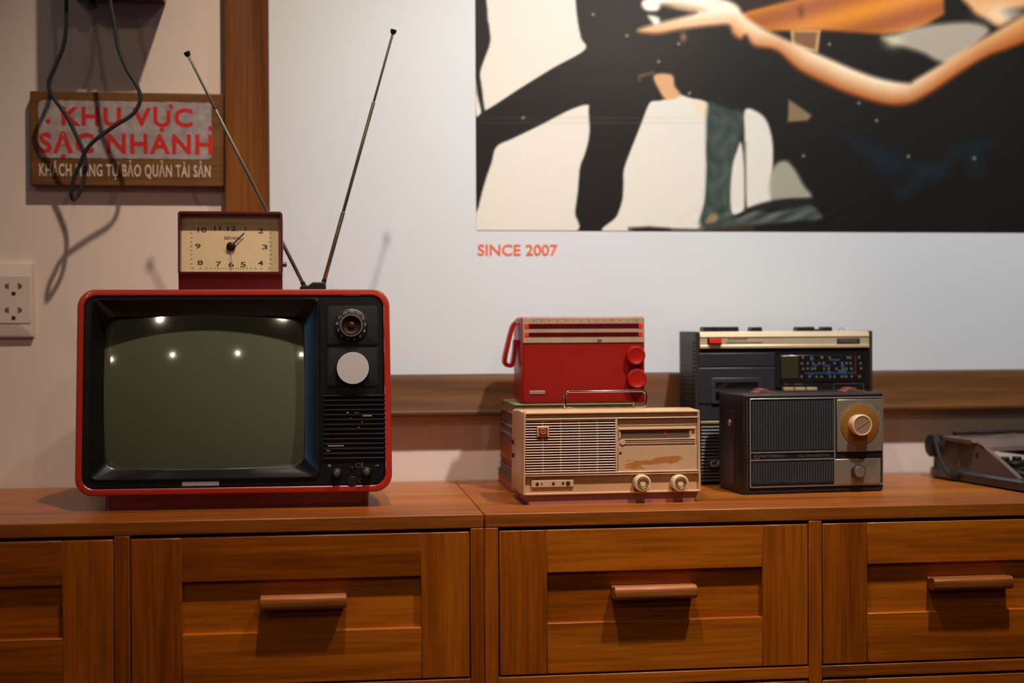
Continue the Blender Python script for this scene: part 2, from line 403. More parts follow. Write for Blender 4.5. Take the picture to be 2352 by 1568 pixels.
    poly([(712,318),(780,302),(784,312),(722,330),(724,345),(714,345)], (110,84,54), 5, False, .8)
    # arm and hand
    ARM = [(730,18),(748,-2),(800,-14),(900,-30),(1060,-6),(1130,22),(1165,70),(1230,115),(1350,172),(1500,240),(1700,322),(1850,353),(1900,332),(2050,242),(2200,152),(2420,30),(3300,-440),(3300,-260),(2420,150),(2200,238),(2080,310),(1960,392),(1870,438),(1790,446),(1700,428),(1560,380),(1400,300),(1300,215),(1205,195),(1172,150),(1145,166),(1112,140),(1098,108),(1040,108),(900,124),(800,142),(724,136),(718,124),(800,98),(880,78),(960,55),(930,46),(880,36),(820,20),(792,44),(748,42)]
    low = np.array([(718,140),(1100,130),(1145,166),(1205,195),(1300,215),(1400,300),(1560,380),(1700,428),(1790,446),(1870,438),(1960,392),(2080,310),(2200,238),(2420,150),(3300,-260)], float)
    dl = np.full(U.shape, 1e9)
    for i in range(len(low)-1):
        a_, b_ = low[i], low[i+1]; e = b_-a_; t = np.clip(((U-a_[0])*e[0]+(V-a_[1])*e[1])/(e@e), 0, 1)
        dl = np.minimum(dl, np.hypot(U-a_[0]-t*e[0], V-a_[1]-t*e[1]))
    tt = np.clip(dl/90, 0, 1)[..., None]
    hot = np.clip((1500-U)/700, 0, 1)[..., None]; far = np.clip((U-1900)/450, 0, 1)[..., None]
    c_low = np.array((158,72,18))*(1-hot)+np.array((224,158,100))*hot
    c_hi = np.array((244,220,184))*(1-hot)+np.array((255,240,214))*hot
    c_hi = c_hi*(1-far)+np.array((214,160,98))*far
    armc = c_low*(1-tt**.8)+c_hi*tt**.8
    poly(ARM, lambda sd: armc, 12, True)
    poly([(800,20),(870,36),(960,50),(1000,42),(930,22),(850,12)], (150,104,66), 14, True, .6)
    poly([(755,66),(798,74),(804,98),(784,106),(768,90)], (226,226,206), 8)
    poly([(735,4),(790,10),(792,40),(744,38)], (250,236,226), 6)
    blob(905, 158, 14, 20, (150,120,96), .8)
    rs = np.random.RandomState(3)
    for cu, cv in [(522,62),(665,152),(885,186),(930,396),(1725,512),(1860,664),(1650,438),(1525,188),(2140,672),(1415,662),(800,262),(225,500)]:
        blob(cu, cv, 6, 6, (190,180,165), .8)
    for v0 in (500, 522):
        g = (np.exp(-((V-v0)/5)**2)*np.exp(-((U-500)/520)**2)*0.16)[..., None]; img[:] = img*(1-g)+np.array((150,132,112))*g
    img += rs.normal(0, 1.5, img.shape[:2])[..., None]
    c = np.clip(img, 0, 255)/255.0
    c = np.where(c <= 0.04045, c/12.92, ((c+0.055)/1.055)**2.4)
    me = bpy.data.meshes.new('photo_print')
    t = 0.0008
    vs = np.stack([GX+x0, np.full_like(GX, -t), GZ+z0], -1).reshape(-1, 3)
    idx = np.arange(nx*ny).reshape(ny, nx)
    fs = np.stack([idx[:-1, :-1], idx[:-1, 1:], idx[1:, 1:], idx[1:, :-1]], -1).reshape(-1, 4)
    me.from_pydata(vs.tolist(), [], fs.tolist())
    ca = me.color_attributes.new('ink', 'FLOAT_COLOR', 'POINT')
    buf = np.ones((nx*ny, 4)); buf[:, :3] = c.reshape(-1, 3)
    ca.data.foreach_set('color', buf.ravel().astype(np.float32))
    m, nt, N, Lk, B = new_mat('printed_photograph')
    A = N.new('ShaderNodeAttribute'); A.attribute_name = 'ink'
    Lk.new(A.outputs['Color'], B.inputs['Base Color']); B.inputs['Roughness'].default_value = 0.42
    B.inputs['Specular IOR Level'].default_value = 0.4
    me.materials.append(m)
    ob = bpy.data.objects.new('photo_print', me); COL.objects.link(ob); ob.parent = board
build_print()
mb = MB(); text_mb(mb, 'SINCE 2007', pbox(BM, 1097, 561, 1281, 587), -0.0006, bold=0.018)
mb.part('lettering', mat('orange_ink', (214, 92, 54), 0.6), board, label='orange lettering')

# ------------------------------------------------------------------ wooden charging sign
SM = frame((at(69, 430, .40).x, .400, at(69, 428, .40).z))
sign = thing('wooden_sign', 'small wooden sign with red and white painted words, left of the wooden post', 'sign', SM.translation)
x0, x1, z0, z1 = pbox(SM, 69, 212, 516, 428)
MB().box(x0, PX0-.0006-SM.translation.x, 0, YW-.400, z0, z1, tone=.3).part('board', W_SIGN, sign, bevel=0.002)
bx = pbox(SM, 89, 233, 486, 364)
pts = []
random.seed(5)
for (x, z) in rr(bx[0], bx[1], bx[2], bx[3], 0.006, 4):
    pts.append((x, z))
ed = []
for i in range(len(pts)):
    a, b = pts[i], pts[(i+1) % len(pts)]; n = max(1, int(math.hypot(b[0]-a[0], b[1]-a[1])/0.004))
    for k in range(n):
        t = k/n; ed.append((a[0]+(b[0]-a[0])*t+random.uniform(-.0006, .0006), a[1]+(b[1]-a[1])*t+random.uniform(-.0006, .0006)))
MB().loft([L3(ed, -0.0004), L3(ed, 0.0)], cap1=False).part('white_paint', mat('brushed_white_paint', (150, 138, 136), 0.7, var=0.28, vscale=60), sign)
mb = MB(); RY = -0.0008
text_mb(mb, 'KHU VỰC', pbox(SM, 141, 246, 441, 290, RY), RY, 0.03, 'KHU VUC', sp=1.13)
text_mb(mb, 'SẠC NHANH', pbox(SM, 90, 306, 487, 353, RY), RY, 0.03, 'SAC NHANH', sp=1.13)
for px, py in ((110, 278), (483, 294)):
    x, z = loc(SM, px, py, RY); mb.lathe([(0.0036, RY), (0.0036, -0.0004)], (x, 0, z), n=16)
mb.part('red_lettering', mat('red_sign_paint', (190, 14, 5), 0.6), sign)
mb = MB(); text_mb(mb, 'KHÁCH HÀNG TỰ BẢO QUẢN TÀI SẢN', pbox(SM, 90, 377, 482, 411, RY), RY, 0.02, 'KHACH HANG TU BAO QUAN TAI SAN', sp=1.1)
mb.part('white_lettering', mat('white_sign_paint', (196, 178, 160), 0.7, var=.15, vscale=80), sign)

# ------------------------------------------------------------------ wall telephone-like box and its cord, wall outlet
M_MAROON = mat('dark_maroon_plastic', (52, 22, 30), 0.35, coat=.3)
M_BLACKRUB = mat('black_rubber', (26, 26, 28), 0.55)
BXM = frame((at(150, 8, .31).x, .31, at(150, 7, .42).z))
wb = thing('wall_device', 'dark maroon wall-mounted device at the top edge, its cord hanging below', 'device', BXM.translation)
wx = loc(BXM, 365, 5)[0]
prof = [(0, 0.0), (0.05, -.0005), (0.055, .004), (wx-.055, .004), (wx-.05, 0.0), (wx, 0.003), (wx, .15), (wx-.02, .19), (.02, .19), (0, .15)]
MB().prism([(x, z+.0) for x, z in prof], 0.0, YW-.31-.0005, 'y').part('housing', M_MAROON, wb, bevel=0.006, seg=3)
x, z = wx/2, .09
MB().lathe([(.045, -.006), (.048, 0.0)], (x, 0, z), n=32).part('front_dial', M_MAROON, wb, bevel=.001)
MB().lathe([(.008, 0.0), (.008, .02)], (.03, .05, -.02), 'z', n=12).part('cord_grommet', M_BLACKRUB, wb)
def pts_at(l, Y): return [tuple(at(px, py, y)) for (px, py), y in zip(l, Y)]
ca = [(152,-45),(152,6),(152,55),(146,105),(128,150),(112,190),(122,222),(150,262),(175,310),(193,352),(196,385),(188,430),(172,458),(164,448),(170,410),(186,372),(196,348),(218,322),(262,290),(305,262),(322,230),(316,200),(292,160),(272,110),(262,50),(254,6),(252,-45)]
yy = [.335+.012*math.sin(i/4.0) - (.008 if i > 12 else 0) for i in range(len(ca))]
cord = MB().tube(catmull(pts_at(ca, yy), 6), 0.0031, 10).part('power_cord', M_BLACKRUB)
cord.name = 'power_cord'
tag(cord, 'black cord looping down in front of the wooden sign', 'cord')
OM = frame((at(77, 775, .41).x, .41, at(77, 775, .41).z))
outl = thing('wall_outlet', 'pale wall outlet plate with two sockets beside the red television', 'outlet', OM.translation)
M_OUT = mat('outlet_plastic', (206, 190, 176), 0.4, var=.02)
a = pbox(OM, 0, 602, 77, 775)
ow = .118
MB().loft([L3(rr(-ow, 0, a[2], a[3], .003), YW-.41), L3(rr(-ow, 0, a[2], a[3], .003), .002), L3(rr(-ow+.003, -.003, a[2]+.003, a[3]-.003, .003), 0)], cap0=True).part('plate', M_OUT, outl)
b = pbox(OM, 0, 633, 70, 742)
MB().loft([L3(rr(-.105, b[1], b[2], b[3], .001), .0005), L3(rr(-.105, b[1], b[2], b[3], .001), -.0012)], cap0=False).part('socket_insert', M_OUT, outl, bevel=.0004)
M_HOLE = mat('socket_hole', (12, 9, 7), 0.9)
for (py1, py2) in ((657, 674), (712, 730)):
    mb = MB()
    for sx, px in ((-1, 18.5), (1, 43.5)):
        x, z = loc(OM, px, py1); q = .0042
        pr = [(x+sx*q*math.cos(R(t)), z+q*math.sin(R(t))*.95) for t in range(-75, 76, 15)]
        pr = pr if sx > 0 else pr[::-1]
        mb.loft([[(u, -.0016, v) for u, v in pr], [(u, -.001, v) for u, v in pr]])
        mb.box(x-sx*.0005-.0007, x-sx*.0005+.0007, -.0016, -.001, z-.0046, z+.0046)
    x, z = loc(OM, 31.5, py2); mb.loft([L3(rr(x-.0028, x+.0028, z-.0028, z+.0028, .0012), -.0016), L3(rr(x-.0028, x+.0028, z-.0028, z+.0028, .0012), -.001)])
    mb.part('socket_hole', M_HOLE, outl)

# ================================================================== cabinets
def handle_mb(x0, x1, zc, y):
    pr = [(0,.0088),(-.005,.0062),(-.0085,.0066),(-.012,.0092),(-.0215,.0092),(-.0255,.0065),(-.0265,.002),(-.0255,-.0035),(-.021,-.0078),(-.008,-.0078),(-.004,-.005),(0,-.006)]
    return MB().prism([(y+a, zc+b) for a, b in pr], x0, x1, 'x')
Z_R1 = (0.5895, 0.7802)
PITCHZ = Z_R1[1]-Z_R1[0]+.0175
def drawer(parent, ox, x0, x1, z0, z1, hl=None):
    """shaker drawer front: two upright stiles, two rails, a recessed panel, a wooden bar handle"""
    sw, rt, rb = .062, .0555, .0655
    g = .0014; x0 += g; x1 -= g; z0 += g; z1 -= g+.0012
    y0, y1 = .0006, .019
    mb = MB()
    mb.box(x0-ox, x0+sw-ox, y0, y1, z0, z1, 1); mb.box(x1-sw-ox, x1-ox, y0, y1, z0, z1, 1)
    mb.box(x0+sw-ox, x1-sw-ox, y0+.0002, y1, z1-rt, z1, 0); mb.box(x0+sw-ox, x1-sw-ox, y0+.0002, y1, z0, z0+rb, 0)
    d = mb.part('drawer', [W_X, W_Z], parent, bevel=.0009)
    MB().box(x0+sw-ox-.002, x1-sw-ox+.002, y0+.008, y1-.002, z0+rb-.002, z1-rt+.002, 0).part('panel', W_X, d)
    MB().box(x0-ox+.01, x1-ox-.01, y1+.0003, .33, z0+.008, z1-.02, 0).part('drawer_box', W_TOP, d)
    hx = hl if hl else ((x0+x1)/2-.056, (x0+x1)/2+.056)
    zc = (z1-rt+z0+rb)/2+.005
    handle_mb(hx[0]-ox, hx[1]-ox, zc, y0+.008).part('handle', W_H, d, bevel=.0008)
    return d
def cabinet(xa, xb, cols, label, hls):
    root = thing('drawer_cabinet', label, 'cabinet', ((xa+xb)/2, 0, 0)); ox = (xa+xb)/2
    mb = MB(); mb.box(xa-ox, xb-ox, 0, .415, TOP-.0178, TOP, 0, tone=.55)
    mb.part('top_panel', W_TOP, root, bevel=.0012)
    for a, b in ((xa, xa+.0172), (xb-.0172, xb)):
        MB().box(a-ox, b-ox, .0, .41, .06, TOP-.0182, 0).part('side_panel', W_Z, root, bevel=.0008)
    xm0, xm1 = cols[0][1], cols[1][0]
    MB().box(xm0-ox, xm1-ox, 0, .40, .06, TOP-.0182, 0).part('divider', W_Z, root, bevel=.0008)
    MB().box(xa+.0176-ox, xb-.0176-ox, .392, .408, .07, TOP-.0182, 0).part('back_panel', M_GAP, root)
    for ci, (c0, c1) in enumerate(cols):
        for k in range(3):
            z1 = Z_R1[1]-k*PITCHZ; z0 = Z_R1[0]-k*PITCHZ
            drawer(root, ox, c0, c1, z0, z1, hls[ci])
            MB().box(c0-ox+.0002, c1-ox-.0002, .0003, .05, z0-.0165, z0-.001, 0).part('rail', W_X, root, bevel=.0008)
    MB().box(xa-ox+.02, xb-ox-.02, .03, .40, 0, .059, 0).part('plinth', W_X, root)
    return root
def hx(px0, px1, py): return at(px0, py, -.012).x, at(px1, py, -.012).x
cabinet(-.6968, .2104, [(-.6793, -.2526), (-.2340, .1930)], 'wooden drawer cabinet under the red television', [None, hx(598, 796, 1400)])
cabinet(.2116, 1.0932, [(.2292, .6436), (.6612, 1.0756)], 'wooden drawer cabinet under the radios and the typewriter', [hx(1411, 1600, 1375), hx(2143, 2325, 1352)])
cabinet(1.0944, 1.9760, [(1.1120, 1.5264), (1.5440, 1.9584)], 'wooden drawer cabinet carrying the right half of the typewriter', [None, None])

# ================================================================== television
M_RED = mat('glossy_red_shell', (168, 42, 24), 0.32, coat=.45, var=.10, vscale=9)
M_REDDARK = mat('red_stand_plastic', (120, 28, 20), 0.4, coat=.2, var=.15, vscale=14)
M_BLK = mat('black_plastic', (17, 16, 18), 0.30, var=.15, vscale=30, spec=.5)
M_BLK2 = mat('satin_black_plastic', (17, 16, 17), 0.42, var=.2, vscale=40)
M_SCRATCH = mat('bare_scratch', (150, 120, 90), 0.5)
M_SILVER = mat('brushed_silver', (176, 170, 164), 0.38, metal=.85, var=.08, vscale=80)
M_CHROME = mat('chrome', (214, 208, 198), 0.12, metal=1.0, var=.04)
M_GREYLABEL = mat('silver_nameplate', (160, 150, 146), 0.5, metal=.3, var=.06, vscale=60)
M_CREAMINK = mat('cream_ink', (196, 166, 122), 0.6)
def glass(name, c, rough=.04, coat=1.0):
    m = mat(name, c, rough, coat=coat, var=.05, vscale=6, spec=.6); return m
M_SCREEN = glass('picture_tube_glass', (88, 90, 70), .04)
tv_loc = Vector((-.1095, .10, TOP)); TVZ = -R(1.5)
tv = thing('television', 'red portable television with grey screen and two raised aerials, below the clock', 'television', tv_loc, TVZ)
PIV = Vector((0, 0, .0214))
TILT = -R(4.5)
TVT = Matrix.Translation(PIV) @ Matrix.Rotation(TILT, 4, 'X')
TVM = frame(tv_loc, TVZ) @ TVT
def T(px, py, y=0.0): return loc(TVM, px, py, y)
xl, _ = T(171.5, 1000); xr, _ = T(900, 1000); _, zt = T(540, 664); _, zb = T(540, 1134)
xlt, _ = T(176, 720); xrt, _ = T(898.5, 720)
def taper(loop):
    out = []
    for x, z in loop:
        t = (z-zb)/(zt-zb); c = (xl+xr)/2
        k = 1-.010*max(0, t-.1); out.append((c+(x-c)*k, z))
    return out
def O(ins, y, r): return L3(taper(rr(xl+ins, xr-ins, zb+ins, zt-ins, r, 8, 14)), y)
mb = MB()
mb.loft([O(.05, .225, .02), O(.045, .235, .02), O(.035, .21, .022), O(.012, .15, .022), O(.001, .06, .023), O(0, .012, .023), O(0, .003, .023), O(.0012, .0006, .0225), O(.003, 0, .021), O(.0075, .0002, .018), O(.0088, .0012, .0165), O(.009, .014, .0165)], cap0=True, cap1=False)
mb.part('cabinet_shell', M_RED, tv, M=TVT)
# front moulding with the opening of the tube
def crt(x0, x1, z0, z1, r, bx_, bz_):
    l = rr(x0, x1, z0, z1, r, 8, 14); cx, cz = (x0+x1)/2, (z0+z1)/2; hx_, hz_ = (x1-x0)/2, (z1-z0)/2; o = []
    for x, z in l:
        u, v = (x-cx)/hx_, (z-cz)/hz_
        o.append((cx+(x-cx)*(1+bx_*(1-v*v)), cz+(z-cz)*(1+bz_*(1-u*u))))
    return o
sx0 = T(234, 900)[0]; sx1 = T(697, 900)[0]; sz1 = T(465, 724)[1]; sz0 = T(465, 1074)[1]
lx0 = T(205, 900)[0]; lx1 = T(736, 900)[0]; lz1 = T(465, 683)[1]; lz0 = T(465, 1103)[1]
CR0 = crt(sx0, sx1, sz0, sz1, .016, .016, .014)
LIP = rr(lx0, lx1, lz0, lz1, .010, 8, 14)
LIP1 = rr(lx0+.0015, lx1-.0015, lz0+.0015, lz1-.0015, .0095, 8, 14)
LIP2 = rr(lx0+.003, lx1-.003, lz0+.003, lz1-.003, .009, 8, 14)
LIP3 = rr(lx0+.0055, lx1-.0055, lz0+.0045, lz1-.0045, .010, 8, 14)
CRa = crt(sx0-.0015, sx1+.0015, sz0-.0015, sz1+.0015, .017, .016, .014)
mb = MB()
mb.loft([O(.0092, .012, .0165), O(.0094, .003, .0165), O(.0108, .0012, .0155), L3(LIP, .0012), L3(LIP1, -.0014), L3(LIP2, -.0014), L3(LIP3, .0016), L3(CRa, .0225), L3(CR0, .0235), L3(CR0, .042)], cap0=False, cap1=False)
mb.part('front_panel', M_BLK, tv, M=TVT)
mb = MB(); loops = []
ccx, ccz = (sx0+sx1)/2, (sz0+sz1)/2
for t in [1.012]+[1-k/28 for k in range(1, 28)]:
    loops.append([(ccx+(x-ccx)*t, .0140+((x-ccx)**2+(z-ccz)**2)*t*t/1.24, ccz+(z-ccz)*t) for x, z in CR0])
mb.loft(loops, cap0=False, cap1=True)
mb.part('screen', M_SCREEN, tv, M=TVT, smooth=60)
def P(x, z): return x, z
# raised plates of the control side
for (a, b, c, d) in ((751, 702, 869, 793), (751, 798, 869, 888)):
    q = pbox(TVM, a, b, c, d)
    MB().loft([L3(rr(*q, .004), .0013), L3(rr(q[0]+.0004, q[1]-.0004, q[2]+.0004, q[3]-.0004, .004), -.0004), L3(rr(q[0]+.002, q[1]-.002, q[2]+.002, q[3]-.002, .003), -.0007)], cap0=False).part('control_plate', M_BLK2, tv, M=TVT)
# channel selector
cx, cz = T(807, 748); rp = T(845, 748)[0]-cx
mb = MB()
mb.lathe([(rp*1.02, .0), (rp*1.02, -.0025), (rp*.98, -.003), (rp*.72, -.0048)], (cx, -.0004, cz), n=48)
dial = mb.part('channel_dial', M_BLK2, tv, M=TVT)
mb = MB(); names = ['U']+[str(i) for i in range(1, 13)]
for i, n_ in enumerate(names):
    an = R(90-2)-2*math.pi*i/13; rr_ = rp*.835
    tx, tz = cx+rr_*math.cos(an), cz+rr_*math.sin(an); h_ = .0036; 
    text_mb(mb, n_, (tx-.004, tx+.004, tz-h_/2, tz+h_/2), -.0047, .01, keep=True)
mb.part('numerals', M_CREAMINK, dial)
M_RUST = mat('corroded_brass', (66, 46, 32), 0.38, metal=.8, var=.5, vscale=120, bump=.4, bscale=500)
mb = MB(); r0 = rp*.64
mb.lathe([(r0, -.004), (r0, -.010), (r0*.95, -.0108), (r0*.86, -.0108), (r0*.80, -.009), (r0*.35, -.007), (r0*.30, -.010), (r0*.2, -.0108)], (cx, 0, cz), n=40)
knb = mb.part('channel_knob', M_RUST, dial)
mb = MB()
for i in range(40):
    a = 2*math.pi*i/40; x, z = cx+r0*1.0*math.cos(a), cz+r0*math.sin(a)
    mb.lathe([(.0011, -.0105), (.0011, -.005)], (x, 0, z), n=6)
o = mb.part('knurling', M_SILVER, dial); o.name = 'knurled_edge'
cx, cz = T(810.5, 846); rq = T(848, 846)[0]-cx
M_DISC = mat('worn_aluminium_disc', (196, 188, 180), 0.55, metal=.25, var=.05, vscale=50, bump=.15, bscale=700)
kb = MB().lathe([(rq*1.04, -.0004), (rq*1.04, -.009), (rq*1.0, -.0105)], (cx, 0, cz), n=48).part('tuning_knob', M_BLK2, tv, M=TVT)
MB().lathe([(rq*.985, -.0105), (rq*.97, -.0112)], (cx, 0, cz), n=48, cap0=False).part('knob_face', M_DISC, kb, label='bare silver knob face')
# loudspeaker slats
mb = MB(); q = pbox(TVM, 742, 904, 884, 1058)
n_s = 14
for i in range(n_s):
    z = q[3]-(i+.5)*(q[3]-q[2])/n_s
    mb.prism([(.0012, z-.0026), (-.0012, z-.0012), (-.0020, z+.0006), (-.0012, z+.0014), (.0012, z+.0018)], q[0]+.0006, q[1]-.0006, 'x')
gr = mb.part('speaker_grille', M_BLK, tv, M=TVT)
mb = MB()
for (a, b, c, d) in ((833, 953, 854, 956), (753, 1022, 790, 1025), (750, 1034, 758, 1036), (796, 946, 801, 949), (806, 959, 808, 961), (822, 980, 825, 982), (830, 968, 833, 970), (814, 947, 824, 948)):
    s_ = pbox(TVM, a, b, c, d); mb.box(s_[0], s_[1], -.0023, -.0017, s_[2], s_[3])
mb.part('paint_wear', M_SCRATCH, gr, label='pale scratches on the slats')
M_KNOBM = mat('tarnished_knob_cap', (120, 122, 104), 0.3, metal=.75, var=.2, vscale=200)
for px, py in ((774, 1086), (842, 1083)):
    cx, cz = T(px, py); r_ = .0068
    k = MB().lathe([(r_, .001), (r_, -.003), (r_*.9, -.0045), (r_*.72, -.005), (r_*.7, -.0075), (r_*.62, -.008)], (cx, 0, cz), n=28).part('control_knob', M_BLK2, tv, M=TVT)
    MB().lathe([(r_*.60, -.008), (r_*.55, -.0102), (r_*.3, -.0106)], (cx, 0, cz), n=24, cap0=False).part('knob_cap', M_KNOBM, k)
cx, cz = T(809, 1104)
j = MB().lathe([(.0062, .001), (.0062, -.0008), (.0052, -.0012), (.0048, .0), (.003, .0), (.003, -.001), (.0018, -.0012), (.0014, 0.0)], (cx, 0, cz), n=28).part('earphone_jack', mat('jack_rim', (66, 56, 44), .35, metal=.6), tv, M=TVT)
cx, cz = T(809, 1074); MB().lathe([(.0016, .001), (.0016, -.0006), (.0009, -.0012)], (cx, 0, cz), n=12).part('indicator_lamp', mat('red_lens', (120, 14, 14), .2), tv, M=TVT)
mb = MB()
cx, cz = T(757, 1069); mb.lathe([(.0022, .0010), (.0022, .0006)], (cx, 0, cz), n=16)
q = pbox(TVM, 818, 1063, 828, 1073, .001)
for k in range(16):
    a = 2*math.pi*k/16; x, z = (q[0]+q[1])/2+.0030*math.cos(a), (q[2]+q[3])/2+.0030*math.sin(a); mb.box(x-.0004, x+.0004, .0006, .0011, z-.0004, z+.0004)
q = pbox(TVM, 831, 1062, 833, 1074, .001); mb.box(q[0], q[1], .0006, .0011, q[2], q[3])
q = pbox(TVM, 858, 1066, 870, 1070, .001); mb.prism([(q[0], q[2]), (q[1], q[2]), (q[1], q[3])], .0006, .0011, 'y')
q = pbox(TVM, 824, 1099, 831, 1108, .001); mb.box(q[0], q[1], .0006, .0011, q[2], q[2]+.0006); mb.box(q[0], q[1], .0006, .0011, q[3]-.0006, q[3]); mb.box(q[0], q[0]+.0006, .0006, .0011, q[2], q[3])
mb.part('printed_symbols', mat('faded_symbol_ink', (112, 84, 70), .6), tv, M=TVT)
q = pbox(TVM, 418, 1105, 503, 1116)
MB().box(q[0], q[1], .0004, .0014, q[2], q[3]).part('nameplate', M_GREYLABEL, tv, M=TVT, bevel=.0003)
# stand
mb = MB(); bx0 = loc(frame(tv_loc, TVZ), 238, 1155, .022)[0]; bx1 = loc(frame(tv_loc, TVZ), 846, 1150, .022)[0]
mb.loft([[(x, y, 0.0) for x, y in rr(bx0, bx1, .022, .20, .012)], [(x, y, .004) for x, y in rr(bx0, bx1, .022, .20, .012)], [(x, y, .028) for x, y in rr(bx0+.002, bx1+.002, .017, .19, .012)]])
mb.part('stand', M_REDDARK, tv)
# carrying handle folded on the top, aerial bracket and rods
hy = .150; 
def TP(x, y, z): return TVT @ Vector((x, y, z))
xa = T(742, 660, hy)[0]; xb_ = T(842, 660, hy)[0]; zt_s = zt-.020
mb = MB(); mb.tube(catmull([(xa-.09, hy, zt-.018), (xa-.04, hy, zt-.006), ((xa+xb_)/2-.01, hy, zt+.0085), (xb_-.03, hy, zt+.0075), (xb_, hy, zt-.006)], 6), .0045, 10)
mb.part('carrying_handle', M_BLK2, tv, M=TVT)
TVR = frame(tv_loc, TVZ)
ya = .130
bk = pbox(TVR, 689, 646, 748, 678, ya)
mb = MB(); mb.prism([(bk[0], bk[2]-.01), (bk[1], bk[2]-.01), (bk[1]+.0005, bk[3]-.006), (bk[1]-.002, bk[3]-.001), (bk[0]+.018, bk[3]-.0015), (bk[0]+.012, bk[3]-.006), (bk[0]+.003, bk[3]-.005), (bk[0], bk[3]-.009)], ya-.009, ya+.012, 'y')
brk = mb.part('aerial_bracket', M_BLK2, tv, bevel=.0012)
def rod(p, q, steps):
    """telescopic rod, thick below and thin above"""
    a = loc(TVR, *p, ya); b = loc(TVR, *q, ya)
    A = Vector((a[0], ya, a[1])); B_ = Vector((b[0], ya, b[1])); pts = []; rs = []
    for (t0, t1, r) in steps:
        pts += [A.lerp(B_, t0), A.lerp(B_, t0+.004), A.lerp(B_, t1-.004), A.lerp(B_, t1)]; rs += [r*.8, r, r, r*.8]
    m_ = MB(); m_.tube(pts, rs, 12); o = m_.part('aerial_rod', M_AER, tv)
    d = (B_-A).normalized()
    m2 = MB(); m2.tube([B_-d*.003, B_-d*.0005, B_+d*.0035, B_+d*.004], [.0026, .0042, .0046, .003], 14); m2.part('rod_tip', M_BLK2, o)
    m3 = MB(); m3.tube([A-d*.004, A+d*.004], [.0036, .0032], 10); m3.part('rod_joint', M_RUST, o)
M_AER = mat('worn_aerial_metal', (150, 138, 120), 0.3, metal=.9, var=.25, vscale=25)
rod((697, 653), (431, 125), [(0, .30, .0027), (.30, .76, .0023), (.76, 1.0, .0018)])
rod((744, 647), (903, 74), [(0, .28, .0030), (.28, .72, .0025), (.72, 1.0, .0018)])

# ================================================================== clock on the television
M_CLK = mat('dark_red_plastic', (84, 12, 18), 0.3, coat=.4, var=.08)
ctop = TVM @ Vector((0, .075, zt-.004))
CKT = -R(5)
cb_ = at(528, 661, .172)
ck_loc = Vector((cb_.x, .168, (TVM @ Vector((0, .075, zt-.0015))).z-.001))
clock = thing('alarm_clock', 'dark red rectangular clock with cream dial standing on the television', 'clock', ck_loc)
CT = Matrix.Rotation(CKT, 4, 'X')
CM = Matrix.Translation(ck_loc) @ CT
def CP(*a, y=0): return pbox(CM, *a, y)
f = pbox(CM, 408, 485, 649, 629)
zl = f[2]; x0, x1, z1 = f[0], f[1], f[3]
RIM = lambda ins, y, r=.004: L3(rr(x0+ins, x1-ins, zl+ins, z1-ins, r, 5), y)
mb = MB()
mb.loft([RIM(.004, .048), RIM(.0, .042), RIM(0, .001), RIM(.0012, 0, .0035), RIM(.0030, 0, .002), RIM(.0036, .002, .002), RIM(.0040, .014, .0025)], cap1=False)
mb.part('case', M_CLK, clock, M=CT)
# lower body: slants back beneath the face
xb0, xb1 = x0+.0006, x1-.0006
mb = MB(); mb.prism([(.002, zl+.002), (.0035, zl-.002), (.010, .002), (.012, 0), (.046, 0), (.046, zl+.002)], xb0, xb1, 'x')
mb.part('base', M_CLK, clock, M=CT, bevel=.001)
M_DIAL = mat('aged_cream_dial', (248, 220, 182), 0.6, var=.05, vscale=25)
MB().box(x0+.003, x1-.003, .0138, .016, zl+.003, z1-.003).part('dial', M_DIAL, clock, M=CT)
Yd = .0136
ink = mat('dial_ink', (58, 54, 44), 0.6)
mb = MB()
NUM = {'10': (464,528), '11': (499.5,524), '12': (532,524.5), '1': (563.5,525), '2': (599,530), '3': (608,567), '4': (598.5,604), '5': (558.5,607), '6': (531,607), '7': (502,606), '8': (460,603), '9': (454.5,565)}
for s_, (px, py) in NUM.items():
    w_ = 20 if len(s_) == 2 else 12.5
    if s_ == '1': w_ = 5
    if s_ == '11': w_ = 15
    q = pbox(CM, px-w_/2, py-5.5, px+w_/2, py+5.5, Yd); text_mb(mb, s_, q, Yd, .008, keep=(s_ == '1'))
mb.part('numerals', ink, clock, M=CT)
mb = MB()
def sq(px, py):  # tiny ring marker
    x, z = loc(CM, px, py, Yd); 
    for k in range(12):
        a = 2*math.pi*k/12; b = 2*math.pi*(k+1)/12; r1, r2 = .0011, .0015
        mb.add([(x+r1*math.cos(a), Yd, z+r1*math.sin(a)), (x+r2*math.cos(a), Yd, z+r2*math.sin(a)), (x+r2*math.cos(b), Yd, z+r2*math.sin(b)), (x+r1*math.cos(b), Yd, z+r1*math.sin(b))], [(0,1,2,3)], 0, .5)
ccx_, ccy_ = 530.5, 565
for i in range(60):
    a = 2*math.pi*i/60; dx, dy = math.sin(a), -math.cos(a)
    k = min(91/abs(dx) if abs(dx) > 1e-6 else 1e9, 51/abs(dy) if abs(dy) > 1e-6 else 1e9)
    px, py = ccx_+dx*k, ccy_+dy*k
    if i % 5 == 0: sq(px, py)
    else:
        x, z = loc(CM, px, py, Yd); ex, ez = dx*.0017, -dy*.0017; nx_, nz_ = dy*.0003, dx*.0003
        mb.add([(x-ex-nx_, Yd, z-ez-nz_), (x+ex-nx_, Yd, z+ez-nz_), (x+ex+nx_, Yd, z+ez+nz_), (x-ex+nx_, Yd, z-ez+nz_)], [(0,1,2,3)], 0, .5)
mb.part('minute_marks', mat('faint_dial_ink', (110, 98, 78), .6), clock, M=CT)
mb = MB(); text_mb(mb, 'SEVANI', pbox(CM, 515, 543, 552, 550, Yd), Yd, .008)
mb.part('maker_lettering', ink, clock, M=CT)
